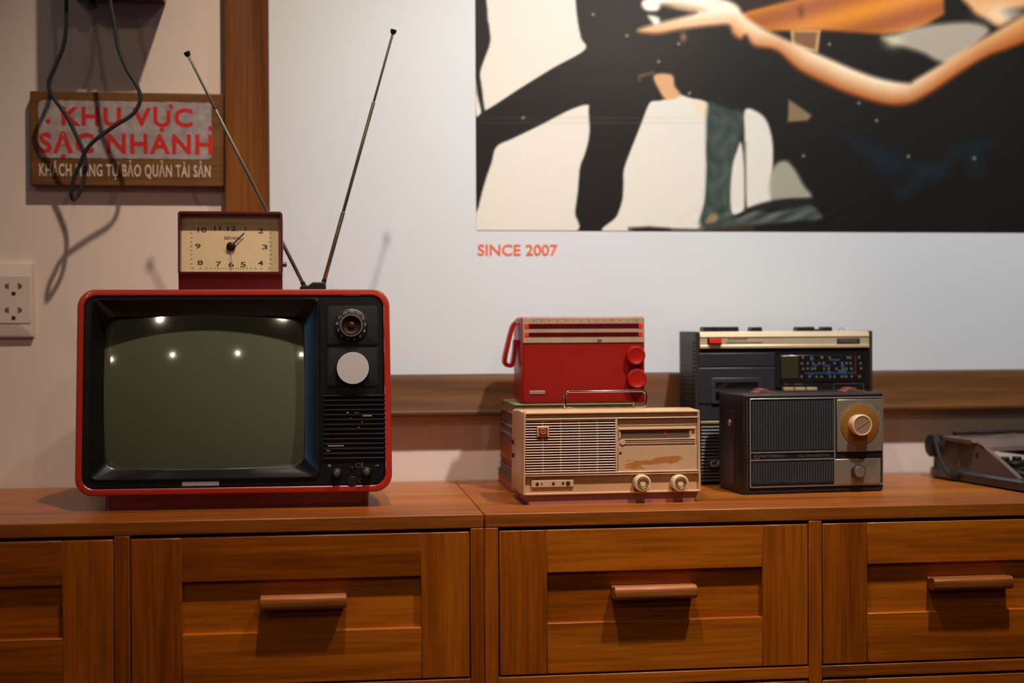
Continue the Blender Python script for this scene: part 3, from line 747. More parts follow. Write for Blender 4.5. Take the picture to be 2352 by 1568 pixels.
hc = loc(CM, 530.5, 565.5, .011); 
mb = MB(); mb.lathe([(.0062, .0135), (.0062, .0105), (.0045, .0095), (.002, .009)], (hc[0], 0, hc[1]), n=24)
mb.part('hand_hub', M_RUST, clock, M=CT)
def hand(name, p, wid, y, m, tail=0):
    e = loc(CM, *p, y); d = Vector((e[0]-hc[0], e[1]-hc[1])); n = Vector((-d.y, d.x)).normalized()*wid
    m_ = MB(); m_.prism([(hc[0]-n.x, hc[1]-n.y), (e[0]-n.x*.8, e[1]-n.y*.8), (e[0]+n.x*.8, e[1]+n.y*.8), (hc[0]+n.x, hc[1]+n.y)], y, y+.0005, 'y'); return m_.part(name, m, clock, M=CT)
hand('hour_hand', (561, 535), .0010, .0095, mat('black_hand', (34, 32, 28), .5))
hand('alarm_hand', (532, 616), .0004, .0110, M_CREAMINK)
MB().lathe([(.0035, .0), (.0035, .004), (.003, .005)], (x1, .03, loc(CM, 651, 601)[1]), 'x', n=16).part('side_knob', M_CLK, clock, M=CT)
# clear front pane
gm, nt, N, Lk, B = new_mat('clear_pane')
tr = N.new('ShaderNodeBsdfTransparent'); tr.inputs[0].default_value = (.96, .96, .93, 1)
gl = N.new('ShaderNodeBsdfGlossy'); gl.inputs['Roughness'].default_value = .04
mx = N.new('ShaderNodeMixShader'); mx.inputs[0].default_value = .05
Lk.new(tr.outputs[0], mx.inputs[1]); Lk.new(gl.outputs[0], mx.inputs[2]); Lk.new(mx.outputs[0], N['Material Output'].inputs[0])
MB().box(x0+.0038, x1-.0038, .0036, .0042, zl+.0038, z1-.0038).part('front_pane', gm, clock, M=CT)

# ================================================================== books behind the cream radio
BK = [(.0198, (54,50,50), (168,100,44), .000, .19), (.0095, (120,70,72), (150,104,84), .0045, .18), (.0100, (120,66,76), (168,104,54), .0050, .185), (.0205, (150,80,34), (180,104,44), .0045, .182),
      (.0150, (104,54,46), (132,78,62), .0030, .186), (.0140, (112,126,134), (120,84,66), .0035, .184), (.0165, (50,40,32), (110,74,48), .0060, .18), (.0150, (130,126,80), (140,124,78), .0055, .178)]
names_ = ['dark-covered thick book lying lowest in the stack, resting on the cabinet top', 'thin brown-red book just above the lowest book of the stack', 'thin plum-covered book below the orange-brown book of the stack', 'thick orange-brown book in the middle of the stack', 'dark maroon book between the orange-brown and the grey-blue book', 'grey-blue covered book in the upper part of the stack', 'black-brown book just below the topmost book', 'olive green book topmost in the stack, under the red radio']
bz = TOP
tot = sum(b[0] for b in BK); BOOKTOP = .9277
kk = (BOOKTOP-TOP)/tot
for i, (h_, cc, pc, off, wd) in enumerate(BK):
    h_ *= kk
    b = thing('book', names_[i], 'book', (.2775+off, .238+off*.6, bz), R([0, .5, -.6, .3, 0, -.4, .5, 0][i]), 'books stacked behind the cream radio')
    g = .0001; d_ = .163-off
    mb = MB(); mb.box(0, wd, 0, d_, g, .002); mb.box(0, wd, 0, d_, h_-.002, h_-g); mb.box(wd-.0025, wd, 0, d_, .002, h_-.002)
    mb.part('cover', mat('book_cover', cc, .6, var=.15, vscale=30), b, bevel=.0005)
    MB().box(.0007, wd-.0026, .002, d_-.002, .0021, h_-.0021).part('pages', mat('book_pages', pc, .8, var=.2, vscale=90), b)
    bz += h_
# ================================================================== red radio
M_RR = mat('scarlet_plastic', (150, 12, 4), 0.42, spec=.3, coat=.08, var=.06, vscale=12)
def grid_mat():
    m, nt, N, Lk, B = new_mat('perforated_red_front')
    B.inputs['Specular IOR Level'].default_value = .22; B.inputs['Roughness'].default_value = .5
    tc = N.new('ShaderNodeTexCoord'); sp = N.new('ShaderNodeSeparateXYZ'); Lk.new(tc.outputs['Object'], sp.inputs[0])
    outs = []
    for ax in (0, 2):
        a = N.new('ShaderNodeMath'); a.operation = 'MULTIPLY'; a.inputs[1].default_value = 2*math.pi/.0021; Lk.new(sp.outputs[ax], a.inputs[0])
        s_ = N.new('ShaderNodeMath'); s_.operation = 'SINE'; Lk.new(a.outputs[0], s_.inputs[0]); outs.append(s_)
    mu = N.new('ShaderNodeMath'); mu.operation = 'ADD'; Lk.new(outs[0].outputs[0], mu.inputs[0]); Lk.new(outs[1].outputs[0], mu.inputs[1])
    th = N.new('ShaderNodeMapRange'); th.inputs[1].default_value = .9; th.inputs[2].default_value = 1.6; Lk.new(mu.outputs[0], th.inputs[0])
    cr = N.new('ShaderNodeMix'); cr.data_type = 'RGBA'; Lk.new(th.outputs[0], cr.inputs[0]); cr.inputs[6].default_value = rgb((138, 10, 3)); cr.inputs[7].default_value = rgb((84, 9, 5))
    Lk.new(cr.outputs[2], B.inputs['Base Color'])
    bp = N.new('ShaderNodeBump'); bp.inputs['Distance'].default_value = .0005; bp.inputs['Strength'].default_value = .4; bp.invert = True
    Lk.new(th.outputs[0], bp.inputs['Height']); Lk.new(bp.outputs[0], B.inputs['Normal'])
    return m
M_RG = grid_mat()
rd_loc = Vector((at(1340, 928, .243).x, .243, BOOKTOP+.0003))
red = thing('portable_radio', 'red portable radio with two round knobs, standing on the stack of books', 'radio', rd_loc)
RM = frame(rd_loc)
def q4(M, *a, y=0): return pbox(M, *a, y)
x0 = loc(RM, 1199, 850)[0]; x1 = loc(RM, 1481.5, 850)[0]; z1 = loc(RM, 1340, 727.5)[1]
mb = MB()
def RL(ix, iz, y, r=.004): return L3(rr(x0+ix, x1-ix, 0+iz, z1-iz, r, 5), y)
mb.loft([RL(.004, .004, .095, .01), RL(0, 0, .088, .008), RL(0, 0, .004), RL(.0008, .0008, .0015), RL(.003, .003, 0, .003), RL(.0038, .0038, .0012, .003)], cap1=True)
mb.part('case', M_RR, red)
q = q4(RM, 1203, 789, 1477, 924, y=.0006); MB().box(q[0], q[1], .0002, .0016, .004, q[3]).part('front_grille', M_RG, red)
M_GOLD = mat('aged_gold_scale', (172, 144, 112), 0.5, metal=.25, var=.12, vscale=40)
q = q4(RM, 1200.5, 729, 1479, 787); sp_ = MB().box(q[0], q[1], -.0010, .0012, q[2], q[3]).part('scale_plate', M_GOLD, red, bevel=.0006)
M_WINE = mat('dark_red_scale_window', (74, 12, 18), .15, coat=.5)
M_RBR = mat('bright_red_marker', (214, 40, 22), .4)
for (ya_, yb_) in ((743, 754), (763, 773)):
    q = q4(RM, 1205, ya_, 1476, yb_, y=-.001)
    s_ = MB().box(q[0]+.006, q[1]-.006, -.0014, -.0009, q[2], q[3]).part('scale_strip', M_WINE, sp_)
    for a, b in ((q[0], q[0]+.006), (q[1]-.006, q[1])): MB().box(a, b, -.0016, -.0009, q[2]+.0003, q[3]-.0003).part('end_marker', M_RBR, sp_)
mb = MB(); qa = q4(RM, 1230, 757, 1460, 760, y=-.001)
rs = random.Random(4)
for i in range(46):
    x = qa[0]+(qa[1]-qa[0])*i/45; mb.box(x, x+.0003, -.0012, -.0009, qa[2], qa[3]-rs.choice([0, .0006, .0009]))
qa = q4(RM, 1225, 733, 1460, 737, y=-.001)
for i in range(14):
    x = qa[0]+(qa[1]-qa[0])*i/13; mb.box(x, x+.0014, -.0012, -.0009, qa[2], qa[3])
qa = q4(RM, 1372, 779, 1382, 785, y=-.001); mb.box(qa[0], qa[1], -.0012, -.0009, qa[2], qa[3])
mb.part('scale_marks', mat('scale_ink', (92, 66, 48), .6), sp_)
for px, py, rpx in ((1461, 816, 21.5), (1463.5, 869.5, 22.5)):
    cx, cz = loc(RM, px, py, -.008); r_ = loc(RM, px+rpx, py, -.008)[0]-cx
    MB().lathe([(r_*.97, .0005), (r_, -.002), (r_, -.008), (r_*.95, -.0095), (r_*.8, -.0100), (r_*.72, -.0093), (r_*.3, -.0091)], (cx, 0, cz), n=44).part('knob', M_RR, red)
q = q4(RM, 1216, 897, 1252, 905); MB().box(q[0], q[1], -.0008, .0006, q[2], q[3]).part('badge', mat('dull_badge', (150, 134, 118), .45, metal=.4), red, bevel=.0004)
# side carrying handle folded down at the left
hp = [(1184, 741), (1176, 752), (1166, 790), (1159, 822), (1160, 834), (1168, 839), (1176, 836), (1181, 812), (1184, 780)]
pts = []
for px, py in hp:
    X, Z = loc(RM, px, py, .05); pts.append((X, .05 if px < 1182 else .05, Z))
mb = MB(); lo = catmull(pts, 5, False)
mb2 = MB()
loops = []
for i, p in enumerate(lo):
    t = (lo[min(i+1, len(lo)-1)]-lo[max(i-1, 0)]).normalized(); n = Vector((t.z, 0, -t.x))
    loops.append([p+n*.0030+Vector((0, -.008, 0)), p+n*.0030+Vector((0, .008, 0)), p-n*.0030+Vector((0, .008, 0)), p-n*.0030+Vector((0, -.008, 0))])
mb.loft(loops); mb.part('side_handle', M_RR, red, bevel=.0008)
cx, cz = loc(RM, 1482, 754, .02); MB().lathe([(.004, -.001), (.004, .0016), (.003, .0022)], (x1, .02, cz), 'x', n=14).part('side_button', M_RR, red)

# ================================================================== cream radio
M_CR = mat('aged_cream_plastic', (200, 160, 120), 0.42, coat=.12, var=.05, vscale=14)
M_CR2 = mat('shaded_beige_insert', (176, 132, 88), 0.5, var=.08, vscale=20)
M_CRG = mat('grille_backing', (74, 50, 30), 0.8)
M_PINK = mat('rosy_brown_plinth', (146, 84, 66), 0.5, var=.06)
cr_loc = Vector((.3955, .0853, TOP)); CRZ = R(1.6)
cre = thing('table_radio', 'cream plastic table radio with chrome handle and worn front plate', 'radio', cr_loc, CRZ)
KM = frame(cr_loc, CRZ)
def K(px, py, y=0): return loc(KM, px, py, y)
def KZ(zx, zy, y=0): return K(1130+zx/3.266, 700+zy/3.266, y)
def KB(a, b, c, d, y=0): return pbox(KM, 1130+a/3.266, 700+b/3.266, 1130+c/3.266, 700+d/3.266, y)
x0 = KZ(233, 1300)[0]; x1 = KZ(1570, 1300)[0]; zb_ = KZ(900, 1418)[1]; zt_ = KZ(900, 797)[1]
def CL(ins, y, r=.002, dz=0.0):
    out = []
    for x, z in rr(x0+ins, x1-ins, zb_+ins, zt_-ins+dz, r, 4):
        t = (z-zb_)/(zt_-zb_); c = (x0+x1)/2; out.append((c+(x-c)*(1-.012*t), y, z))
    return out
mb = MB()
mb.loft([CL(.004, .108, .004, -.002), CL(.001, .104, .003, -.001), CL(0, .05, .002, .001), CL(0, .002), CL(.0006, .0004), CL(.0022, 0), CL(.0028, .0008), CL(.003, .010)], cap1=True)
mb.part('case', M_CR, cre, smooth=30)
# front face is built 6 mm behind the frame edge
q = KB(247, 1262, 1556, 1402, .006); MB().prism([(.0075, q[3]), (.0045, q[2]+.0), (.011, q[2]), (.011, q[3])], q[0], q[1], 'x').part('lower_fascia', M_CR2, cre)
def bar(x0_, z0_, x1_, z1_, y0=.001, y1=.010, m=None, name='ridge'):
    a = KB(x0_, z0_, x1_, z1_, y0); return (a[0], a[1], y0, y1, a[2], a[3])
mb = MB()
mb.box(*bar(242, 845, 1556, 857, .0008)); mb.box(*bar(242, 1250, 1558, 1262, .0008)); mb.box(*bar(242, 1268, 1558, 1276, .0012))
mb.box(*bar(926, 857, 942, 1250, .0008))
mb.box(*bar(242, 800, 258, 845, .001)); mb.box(*bar(1540, 800, 1556, 845, .001)); mb.box(*bar(242, 857, 250, 1250, .001)); mb.box(*bar(1544, 857, 1558, 1250, .001))
mb.part('front_frame', M_CR, cre, bevel=.0006)
q = KB(258, 812, 1540, 845, .005); MB().box(q[0], q[1], .0045, .010, q[2], q[3]).part('top_slot', M_CR2, cre)
q = KB(250, 857, 926, 1250, .006); g_ = MB().box(q[0], q[1], .0068, .010, q[2], q[3]).part('speaker_grille', M_CRG, cre)
mb = MB(); ns = 20
for i in range(ns):
    z = q[3]-(i+.5)*(q[3]-q[2])/ns; mb.prism([(.0066, z-.0011), (.0022, z-.0008), (.0016, z), (.0022, z+.0007), (.0066, z+.0010)], q[0], q[1], 'x')
for zx in (382, 516, 654, 790):
    a = KZ(zx, 1050, .003)[0]; mb.box(a-.0009, a+.0009, .0026, .0064, q[2], q[3])
mb.part('grille_slats', M_CR, g_)
q = KB(340, 913, 426, 986, 0); e_ = MB().box(q[0], q[1], -.0006, .006, q[2], q[3]).part('emblem', M_CR, cre, bevel=.0005)
q = KB(350, 922, 416, 977, 0); MB().box(q[0], q[1], -.0010, -.0004, q[2], q[3]).part('emblem_field', mat('emblem_red', (150, 24, 20), .4), e_)
mb = MB(); cx, cz = (q[0]+q[1])/2, (q[2]+q[3])/2
ring = [(cx+.0034*math.cos(2*math.pi*k/24), -.0013, cz+.0034*math.sin(2*math.pi*k/24)) for k in range(24)]
mb.tube(ring, .0006, 6, closed=True); mb.tube([(cx-.0015, -.0013, cz-.002), (cx, -.0013, cz+.002), (cx+.0016, -.0013, cz-.002)], .0005, 6); mb.box(cx-.0022, cx+.0022, -.0015, -.0011, cz-.0006, cz+.0002)
mb.part('emblem_mark', mat('emblem_gold', (190, 130, 84), .4), e_)
# right half
q = KB(942, 857, 1544, 1250, .004); MB().box(q[0], q[1], .0045, .010, q[2], q[3]).part('right_fascia', M_CR, cre)
mb = MB()
for zy in (872, 884, 896): mb.box(*bar(950, zy, 1540, zy+5, .0038, .0046))
mb.box(*bar(952, 922, 1528, 934, .0018, .0046)); mb.box(*bar(975, 1002, 1528, 1011, .002, .0046)); mb.box(*bar(1000, 1018, 1528, 1025, .0026, .0046)); mb.box(*bar(1000, 1033, 1528, 1040, .0026, .0046))
mb.box(*bar(1482, 934, 1496, 1002, .003, .0046)); mb.box(*bar(952, 934, 966, 1002, .003, .0046))
cx, cz = KZ(980, 1032, .003); mb.lathe([(.0042, .0046), (.0042, .0026), (.0036, .002)], (cx, 0, cz), n=20)
mb.part('ridges', M_CR, cre, bevel=.0003)
q = KB(966, 936, 1482, 1000, .004)
wn = MB().box(q[0], q[1], .0040, .0050, q[2], q[3]).part('tuning_window', mat('smoky_window', (104, 82, 64), .18, coat=.5, var=.12, vscale=50), cre)
a = KB(1298, 938, 1305, 985, .0038); MB().box(a[0], a[1], .0034, .0041, a[2], a[3]).part('needle', M_RBR, wn)
mb = MB(); a = KB(985, 950, 1465, 958, .0038)
for i in range(34): x = a[0]+(a[1]-a[0])*i/33; mb.box(x, x+.0005, .0037, .0041, a[2], a[3]-(.0012 if i % 4 else 0))
mb.part('scale_marks', mat('window_ink', (140, 116, 90), .6), wn)
def worn():
    m, nt, N, Lk, B = new_mat('worn_plate')
    B.inputs['Roughness'].default_value = .5
    tc = N.new('ShaderNodeTexCoord'); mp = N.new('ShaderNodeMapping'); mp.inputs['Scale'].default_value = (30, 30, 150)
    Lk.new(tc.outputs['Object'], mp.inputs[0])
    no = N.new('ShaderNodeTexNoise'); no.inputs['Scale'].default_value = 1.0; no.inputs['Detail'].default_value = 6; no.inputs['Distortion'].default_value = .5
    Lk.new(mp.outputs[0], no.inputs[0])
    # the wear sits in one drawn-out patch that rises to the right
    sp = N.new('ShaderNodeSeparateXYZ'); Lk.new(tc.outputs['Object'], sp.inputs[0])
    p0 = KZ(985, 1215, .004); p1 = KZ(1400, 1150, .004)
    cx, cz = (p0[0]+p1[0])/2, (p0[1]+p1[1])/2; sl = (p1[1]-p0[1])/(p1[0]-p0[0]); hw = (p1[0]-p0[0])/2
    def mth(op, a, b):
        n = N.new('ShaderNodeMath'); n.operation = op
        for i, v in enumerate((a, b)):
            if v is None: continue
            if isinstance(v, (int, float)): n.inputs[i].default_value = v
            else: Lk.new(v, n.inputs[i])
        return n.outputs[0]
    dx = mth('SUBTRACT', sp.outputs[0], cx); u = mth('DIVIDE', dx, hw*1.12)
    dz = mth('SUBTRACT', mth('SUBTRACT', sp.outputs[2], cz), mth('MULTIPLY', dx, sl)); v = mth('DIVIDE', dz, .0085)
    rr2 = mth('ADD', mth('POWER', mth('ABSOLUTE', u, None), 3.0), mth('POWER', mth('ABSOLUTE', v, None), 2.0))
    val = mth('SUBTRACT', mth('ADD', mth('MULTIPLY', no.outputs['Fac'], 1.7), -.05), mth('MULTIPLY', rr2, .33))
    cr = N.new('ShaderNodeValToRGB'); Lk.new(val, cr.inputs[0]); e = cr.color_ramp.elements
    e[0].position = .58; e[0].color = rgb((190, 150, 112)); e[1].position = .64; e[1].color = rgb((168, 104, 46))
    Lk.new(cr.outputs[0], B.inputs['Base Color'])
    return m
q = KB(946, 1056, 1540, 1244, .003); MB().box(q[0], q[1], .0030, .0046, q[2], q[3]).part('front_plate', worn(), cre, bevel=.0004, label='blank plate with a worn orange-brown patch')
cx, cz = KZ(963, 1111, .003); MB().lathe([(.0018, .0027), (.0018, .0031)], (cx, 0, cz), n=14).part('screw_hole', M_HOLE, cre)
q = KB(297, 1314, 612, 1366, .003); cp = MB().box(q[0], q[1], .0026, .007, q[2], q[3]).part('control_strip', M_CR, cre, bevel=.0005)
for zx, zy, r_, m_ in ((340, 1344, .0022, M_HOLE), (375, 1340, .0014, M_PINK), (461, 1340, .0019, M_HOLE), (533, 1337, .0016, M_HOLE), (571, 1338, .0030, mat('dark_green_button', (34, 38, 32), .5))):
    cx, cz = KZ(zx, zy, .0024); MB().lathe([(r_, .0021), (r_, .003)], (cx, 0, cz), n=14).part('button', m_, cp)
M_KC = mat('ivory_knob', (214, 188, 142), .4, coat=.2)
for zx in (1124, 1406):
    cx, cz = KZ(zx, 1334, -.006); r_ = K(1130+(zx+62)/3.266, 1108.5, -.006)[0]-cx
    k = MB().lathe([(r_*.9, .006), (r_*.96, -.003), (r_, -.006), (r_, -.011), (r_*.93, -.0135), (r_*.78, -.014), (r_*.74, -.0128), (r_*.70, -.0128)], (cx, 0, cz), n=44).part('tuning_knob', M_KC, cre)
    MB().lathe([(r_*.69, -.0128), (r_*.66, -.0142), (r_*.6, -.0145), (r_*.55, -.0135), (r_*.1, -.0120)], (cx, 0, cz), n=36, cap0=False).part('knob_cap', mat('brass_cap', (176, 142, 108), .28, metal=.7, var=.1), k)
b0 = KZ(250, 1490, .004)[0]; b1 = KZ(1545, 1480, .004)[0]
mb = MB(); mb.loft([[(x, y, 0) for x, y in rr(b0+.004, b1-.004, .003, .100, .003)], [(x, y, zb_+.0015) for x, y in rr(b0-.001, b1+.002, .005, .098, .003)]])
mb.part('plinth', M_PINK, cre)
# chrome handle
y_h = .050
def KH(zx, zy): a = KZ(zx, zy, y_h); return (a[0], y_h, a[1])
zt2 = zt_+.0006
hA = KH(545, 650); hB = KH(1152, 650); ztop = hA[2]-.0; xa, xb_ = hA[0], hB[0]
pts = [(xa+.016, y_h, zt2+.0018), (xa+.004, y_h, zt2+.0018), (xa+.001, y_h, zt2+.003), (xa, y_h, zt2+.006), (xa, y_h, ztop-.005), (xa+.0015, y_h, ztop-.0015), (xa+.005, y_h, ztop), (xb_-.005, y_h, ztop), (xb_-.0015, y_h, ztop-.0015), (xb_, y_h, ztop-.005), (xb_, y_h, zt2+.006), (xb_-.001, y_h, zt2+.003), (xb_-.004, y_h, zt2+.0018), (xb_-.016, y_h, zt2+.0018)]
mb = MB(); loops = []
P_ = [Vector(p) for p in pts]
for i, p in enumerate(P_):
    t = (P_[min(i+1, len(P_)-1)]-P_[max(i-1, 0)]).normalized(); n = Vector((t.z, 0, -t.x)); wy = .0042
    loops.append([p+n*.0014+Vector((0, -wy, 0)), p+n*.0014+Vector((0, wy, 0)), p-n*.0014+Vector((0, wy, 0)), p-n*.0014+Vector((0, -wy, 0))])
mb.loft(loops); mb.part('carrying_handle', M_CHROME, cre, bevel=.0007, label='chrome wire handle')
for py_, in ((1014,), (1044,)):
    z = loc(KM, 1179, py_, .09)[1]; MB().lathe([(.0035, -.001), (.0035, .0006)], (x0+.0002, .085, z), 'x', n=14).part('side_jack', M_HOLE, cre)

# ================================================================== cassette recorder
M_CHAR = mat('charcoal_plastic', (28, 26, 28), 0.5, var=.18, vscale=30)
M_CHAR2 = mat('dark_brown_plastic', (40, 30, 27), 0.5, var=.2, vscale=30)
M_SILV = mat('yellowed_silver_band', (206, 184, 150), 0.4, metal=.35, var=.10, vscale=14)
rb_loc = Vector((at(1800, 1110, .283).x, .283, TOP))
rec = thing('cassette_recorder', 'black cassette recorder with silver top band, standing behind the dark leather radio', 'radio', rb_loc, R(1.0))
GM = frame(rb_loc, R(1.0))
def GZ_(a, b, y=0): return loc(GM, 1540+a/3.563, 720+b/3.563, y)
def GB(a, b, c, d, y=0): return pbox(GM, 1540+a/3.563, 720+b/3.563, 1540+c/3.563, 720+d/3.563, y)
x0 = GZ_(222, 500)[0]; x1 = GZ_(1640, 500)[0]; zt_ = GZ_(900, 146)[1]
mb = MB()
mb.box(x0+.001, x1-.001, .006, .092, 0.004, zt_-.001)
mb.part('body', M_CHAR, rec, bevel=.002)
for xx in (x0, x1):
    mb = MB(); a, b = (xx-.003, xx+.003) if xx == x0 else (xx-.0015, xx+.0035)
    mb.box(a, b, .0015, .094, .002, zt_+.0005)
    sp2 = mb.part('side_panel', M_CHAR2, rec, bevel=.0012)
    mb = MB(); sgn = -1 if xx == x0 else 1; e = a if sgn < 0 else b
    for k in range(26):
        z = zt_-.018-k*.0062
        if z > .012: mb.box(min(e, e+sgn*.0018), max(e, e+sgn*.0018), .010, .086, z, z+.0026)
    mb.part('side_ribs', M_CHAR2, sp2)
q = GB(228, 146, 1620, 286); top_z = q[3]
band = MB().prism([(.006, q[2]), (0, q[2]+.001), (0, q[2]+.005), (.0012, q[2]+.006), (.0012, q[3]-.009), (.0, q[3]-.008), (.003, q[3]), (.08, q[3]+.0005), (.08, q[3]-.01), (.006, q[3]-.012)], x0+.0042, x1-.0022, 'x').part('top_band', M_SILV, rec, bevel=.0005)
q = GB(303, 198, 418, 248); s_ = MB().box(q[0], q[1], -.0002, .002, q[2], q[3]).part('button_recess', M_HOLE, band); q = GB(314, 203, 416, 244); MB().box(q[0], q[1], -.004, 0, q[2], q[3]).part('record_button', M_RBR, band, bevel=.0006, label='red push button')
mb = MB(); text_mb(mb, 'AUTO STOP', GB(467, 201, 630, 217, .0010), .0008, .02)
q = GB(455, 233, 752, 236, .001); mb.box(q[0], q[1], .0006, .0010, q[2], q[3]); mb.part('band_lettering', mat('grey_band_ink', (96, 84, 64), .6), band)
q = GB(1364, 202, 1551, 244); bd = MB().box(q[0], q[1], .0002, .002, q[2], q[3]).part('band_badge', mat('badge_dark', (44, 38, 32), .4), band, bevel=.0004)
mb = MB(); q = GB(1382, 214, 1535, 233)
n_ = 10
for i in range(n_):
    a = q[0]+(q[1]-q[0])*i/n_; b = a+(q[1]-q[0])/n_*.72; mb.box(a, b, -.0002, .0003, q[2], q[2]+.0005); mb.box(a, b, -.0002, .0003, q[3]-.0006, q[3]); mb.box(a, a+.0005, -.0002, .0003, q[2], q[3])
mb.part('badge_marks', mat('badge_ink', (150, 132, 100), .5), bd)
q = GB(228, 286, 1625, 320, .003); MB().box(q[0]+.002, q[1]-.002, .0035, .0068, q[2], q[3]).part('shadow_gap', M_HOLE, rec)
M_DOOR = mat('slate_plastic', (36, 35, 39), 0.45, var=.12, vscale=24, bump=.1)
q = GB(230, 322, 856, 434, .002); MB().box(q[0], q[1], .002, .0068, q[2], q[3]).part('door_strip', M_DOOR, rec, bevel=.001)
q = GB(230, 440, 856, 736, .002); door = MB().box(q[0], q[1], .001, .0068, q[2], q[3]).part('cassette_door', M_DOOR, rec, bevel=.0014)
q = GB(335, 525, 745, 735, 0); MB().box(q[0], q[1], -.0004, .0012, q[2], q[3]).part('window_frame', mat('window_frame_plastic', (48, 46, 50), .4), door, bevel=.0008)
q = GB(368, 560, 715, 700, 0); MB().box(q[0], q[1], -.0012, .0, q[2], q[3]).part('door_window', glass('dark_window', (16, 14, 14), .1), door)
q = GB(230, 740, 856, 868, .002); MB().box(q[0], q[1], .0025, .0068, q[2], q[3]).part('lower_strip', M_DOOR, rec, bevel=.001)
q = GB(240, 872, 1620, 896, .0); MB().box(q[0]+.001, q[1], .0, .0068, q[2], q[3]).part('bright_trim', mat('dull_brass_trim', (150, 132, 92), .35, metal=.6), rec, bevel=.0008)
q = GB(240, 905, 1620, 1365, .002); gg = MB().box(q[0]+.001, q[1], .0055, .0068, q[2], q[3]).part('speaker_grille', M_HOLE, rec)
mb = MB(); ns = 17
for i in range(ns):
    z = q[3]-(i+.5)*(q[3]-q[2])/ns; mb.prism([(.0058, z-.0019), (.0015, z-.0014), (.0008, z), (.0015, z+.0010), (.0058, z+.0012)], q[0]+.002, q[1]-.001, 'x')
mb.part('grille_slats', mat('olive_black_plastic', (62, 54, 44), .4), gg)
q = GB(314, 1186, 640, 1262, 0); bd = MB().box(q[0], q[1], -.0006, .002, q[2], q[3]).part('maker_badge', mat('badge_plate', (52, 44, 38), .4, metal=.3), rec, bevel=.0005)
mb = MB(); text_mb(mb, 'CAS', GB(326, 1199, 444, 1250, -.0008), -.0008, .02); mb.part('badge_lettering', mat('badge_silver', (140, 128, 110), .4), bd)
# dial side
q = GB(866, 322, 1618, 600, .002); MB().box(q[0], q[1], .004, .0068, q[2], q[3]).part('dial_surround', M_BLK2, rec)
q = GB(898, 338, 1592, 556, .003); dp = MB().box(q[0], q[1], .0022, .0042, q[2], q[3]).part('tuning_scale', glass('scale_glass', (26, 24, 22), .2, .3), rec, bevel=.0006)
q = GB(906, 346, 1046, 530, .002); mt_ = MB().box(q[0], q[1], .0014, .0024, q[2], q[3]).part('meter_window', glass('olive_meter', (54, 50, 32), .2, .3), dp, bevel=.0004)
mb = MB(); rs = random.Random(9)
for zy in (358, 406, 450, 514):
    for zx in [1080, 1130, 1165, 1187, 1228, 1250, 1300, 1350, 1410, 1445, 1480, 1550]:
        zz = zx+rs.randint(-10, 10); q = GB(zz-9, zy-10, zz+9, zy+10, .002)
        if rs.random() < .25 and zx not in (1080, 1550): continue
        c_ = rs.choice('0356892')
        text_mb(mb, c_, q, .0019, .02)
mb.part('scale_numerals', mat('scale_white_ink', (120, 112, 104), .6), dp)
mb = MB()
for (a, b, c, d) in ((1140, 366, 1170, 384), (1300, 372, 1385, 384), (1170, 414, 1200, 430), (1250, 420, 1310, 428), (1395, 412, 1420, 440), (1100, 482, 1520, 490), (1280, 466, 1310, 500), (1370, 460, 1440, 494), (1150, 485, 1170, 500)):
    q = GB(a, b, c, d, .002); mb.box(q[0], q[1], .0018, .0023, q[2], q[3])
mb.part('blue_scale_marks', mat('blue_scale_ink', (30, 74, 112), .6), dp)
q = GB(1505, 350, 1520, 505, .002); MB().box(q[0], q[1], .0016, .0023, q[2], q[3]).part('dial_needle', mat('dark_red_needle', (70, 24, 20), .5), dp)
q = GB(905, 565, 1592, 870, .002); MB().box(q[0], q[1], .003, .0068, q[2], q[3]).part('key_panel', M_BLK2, rec)
for a in (928, 1022, 1118):
    q = GB(a, 604, a+84, 640, -.004); MB().box(q[0], q[1], -.004, .0032, q[2], q[3]).part('push_key', mat('ivory_key', (160, 134, 100), .4), rec, bevel=.0008)
q = GB(1336, 572, 1582, 640, .002); mb = MB(); mb.box(q[0], q[1], .002, .0032, q[3]-.0006, q[3]); mb.box(q[0], q[0]+.0006, .002, .0032, q[2], q[3]); mb.box(q[1]-.0006, q[1], .002, .0032, q[2], q[3])
text_mb(mb, 'AFC', GB(930, 570, 970, 582, .0028), .0027, .01); text_mb(mb, 'BAND', GB(1018, 570, 1078, 582, .0028), .0027, .01)
mb.part('key_outline', mat('grey_outline_ink', (92, 84, 78), .5), rec)
for (a, b, t) in ((262, 355, 108), (363, 455, 108), (462, 550, 108), (655, 742, 110), (1030, 1172, 108), (1238, 1314, 108), (1172, 1238, 126)):
    q = GB(a, t, b, 150, .03); MB().prism([(q[0]-.001, q[2]-.003), (q[1]+.001, q[2]-.003), (q[1]-.0004, q[3]), (q[0]+.0004, q[3])], .025, .045, 'y').part('piano_key', M_BLK2, rec, bevel=.0006)
q = GB(1380, 116, 1416, 150, .04); cx = (q[0]+q[1])/2
mb = MB(); mb.tube([(cx+.005*math.cos(R(a)), .04, q[2]-.002+(q[3]-q[2]+.002)*math.sin(R(a))) for a in range(0, 181, 20)], .0009, 8); mb.part('strap_ring', M_CHROME, rec)
mb = MB(); [mb.box(a, a+.03, .02, .08, 0, .0042) for a in (x0+.02, x1-.05)]; mb.part('feet', M_BLACKRUB, rec)

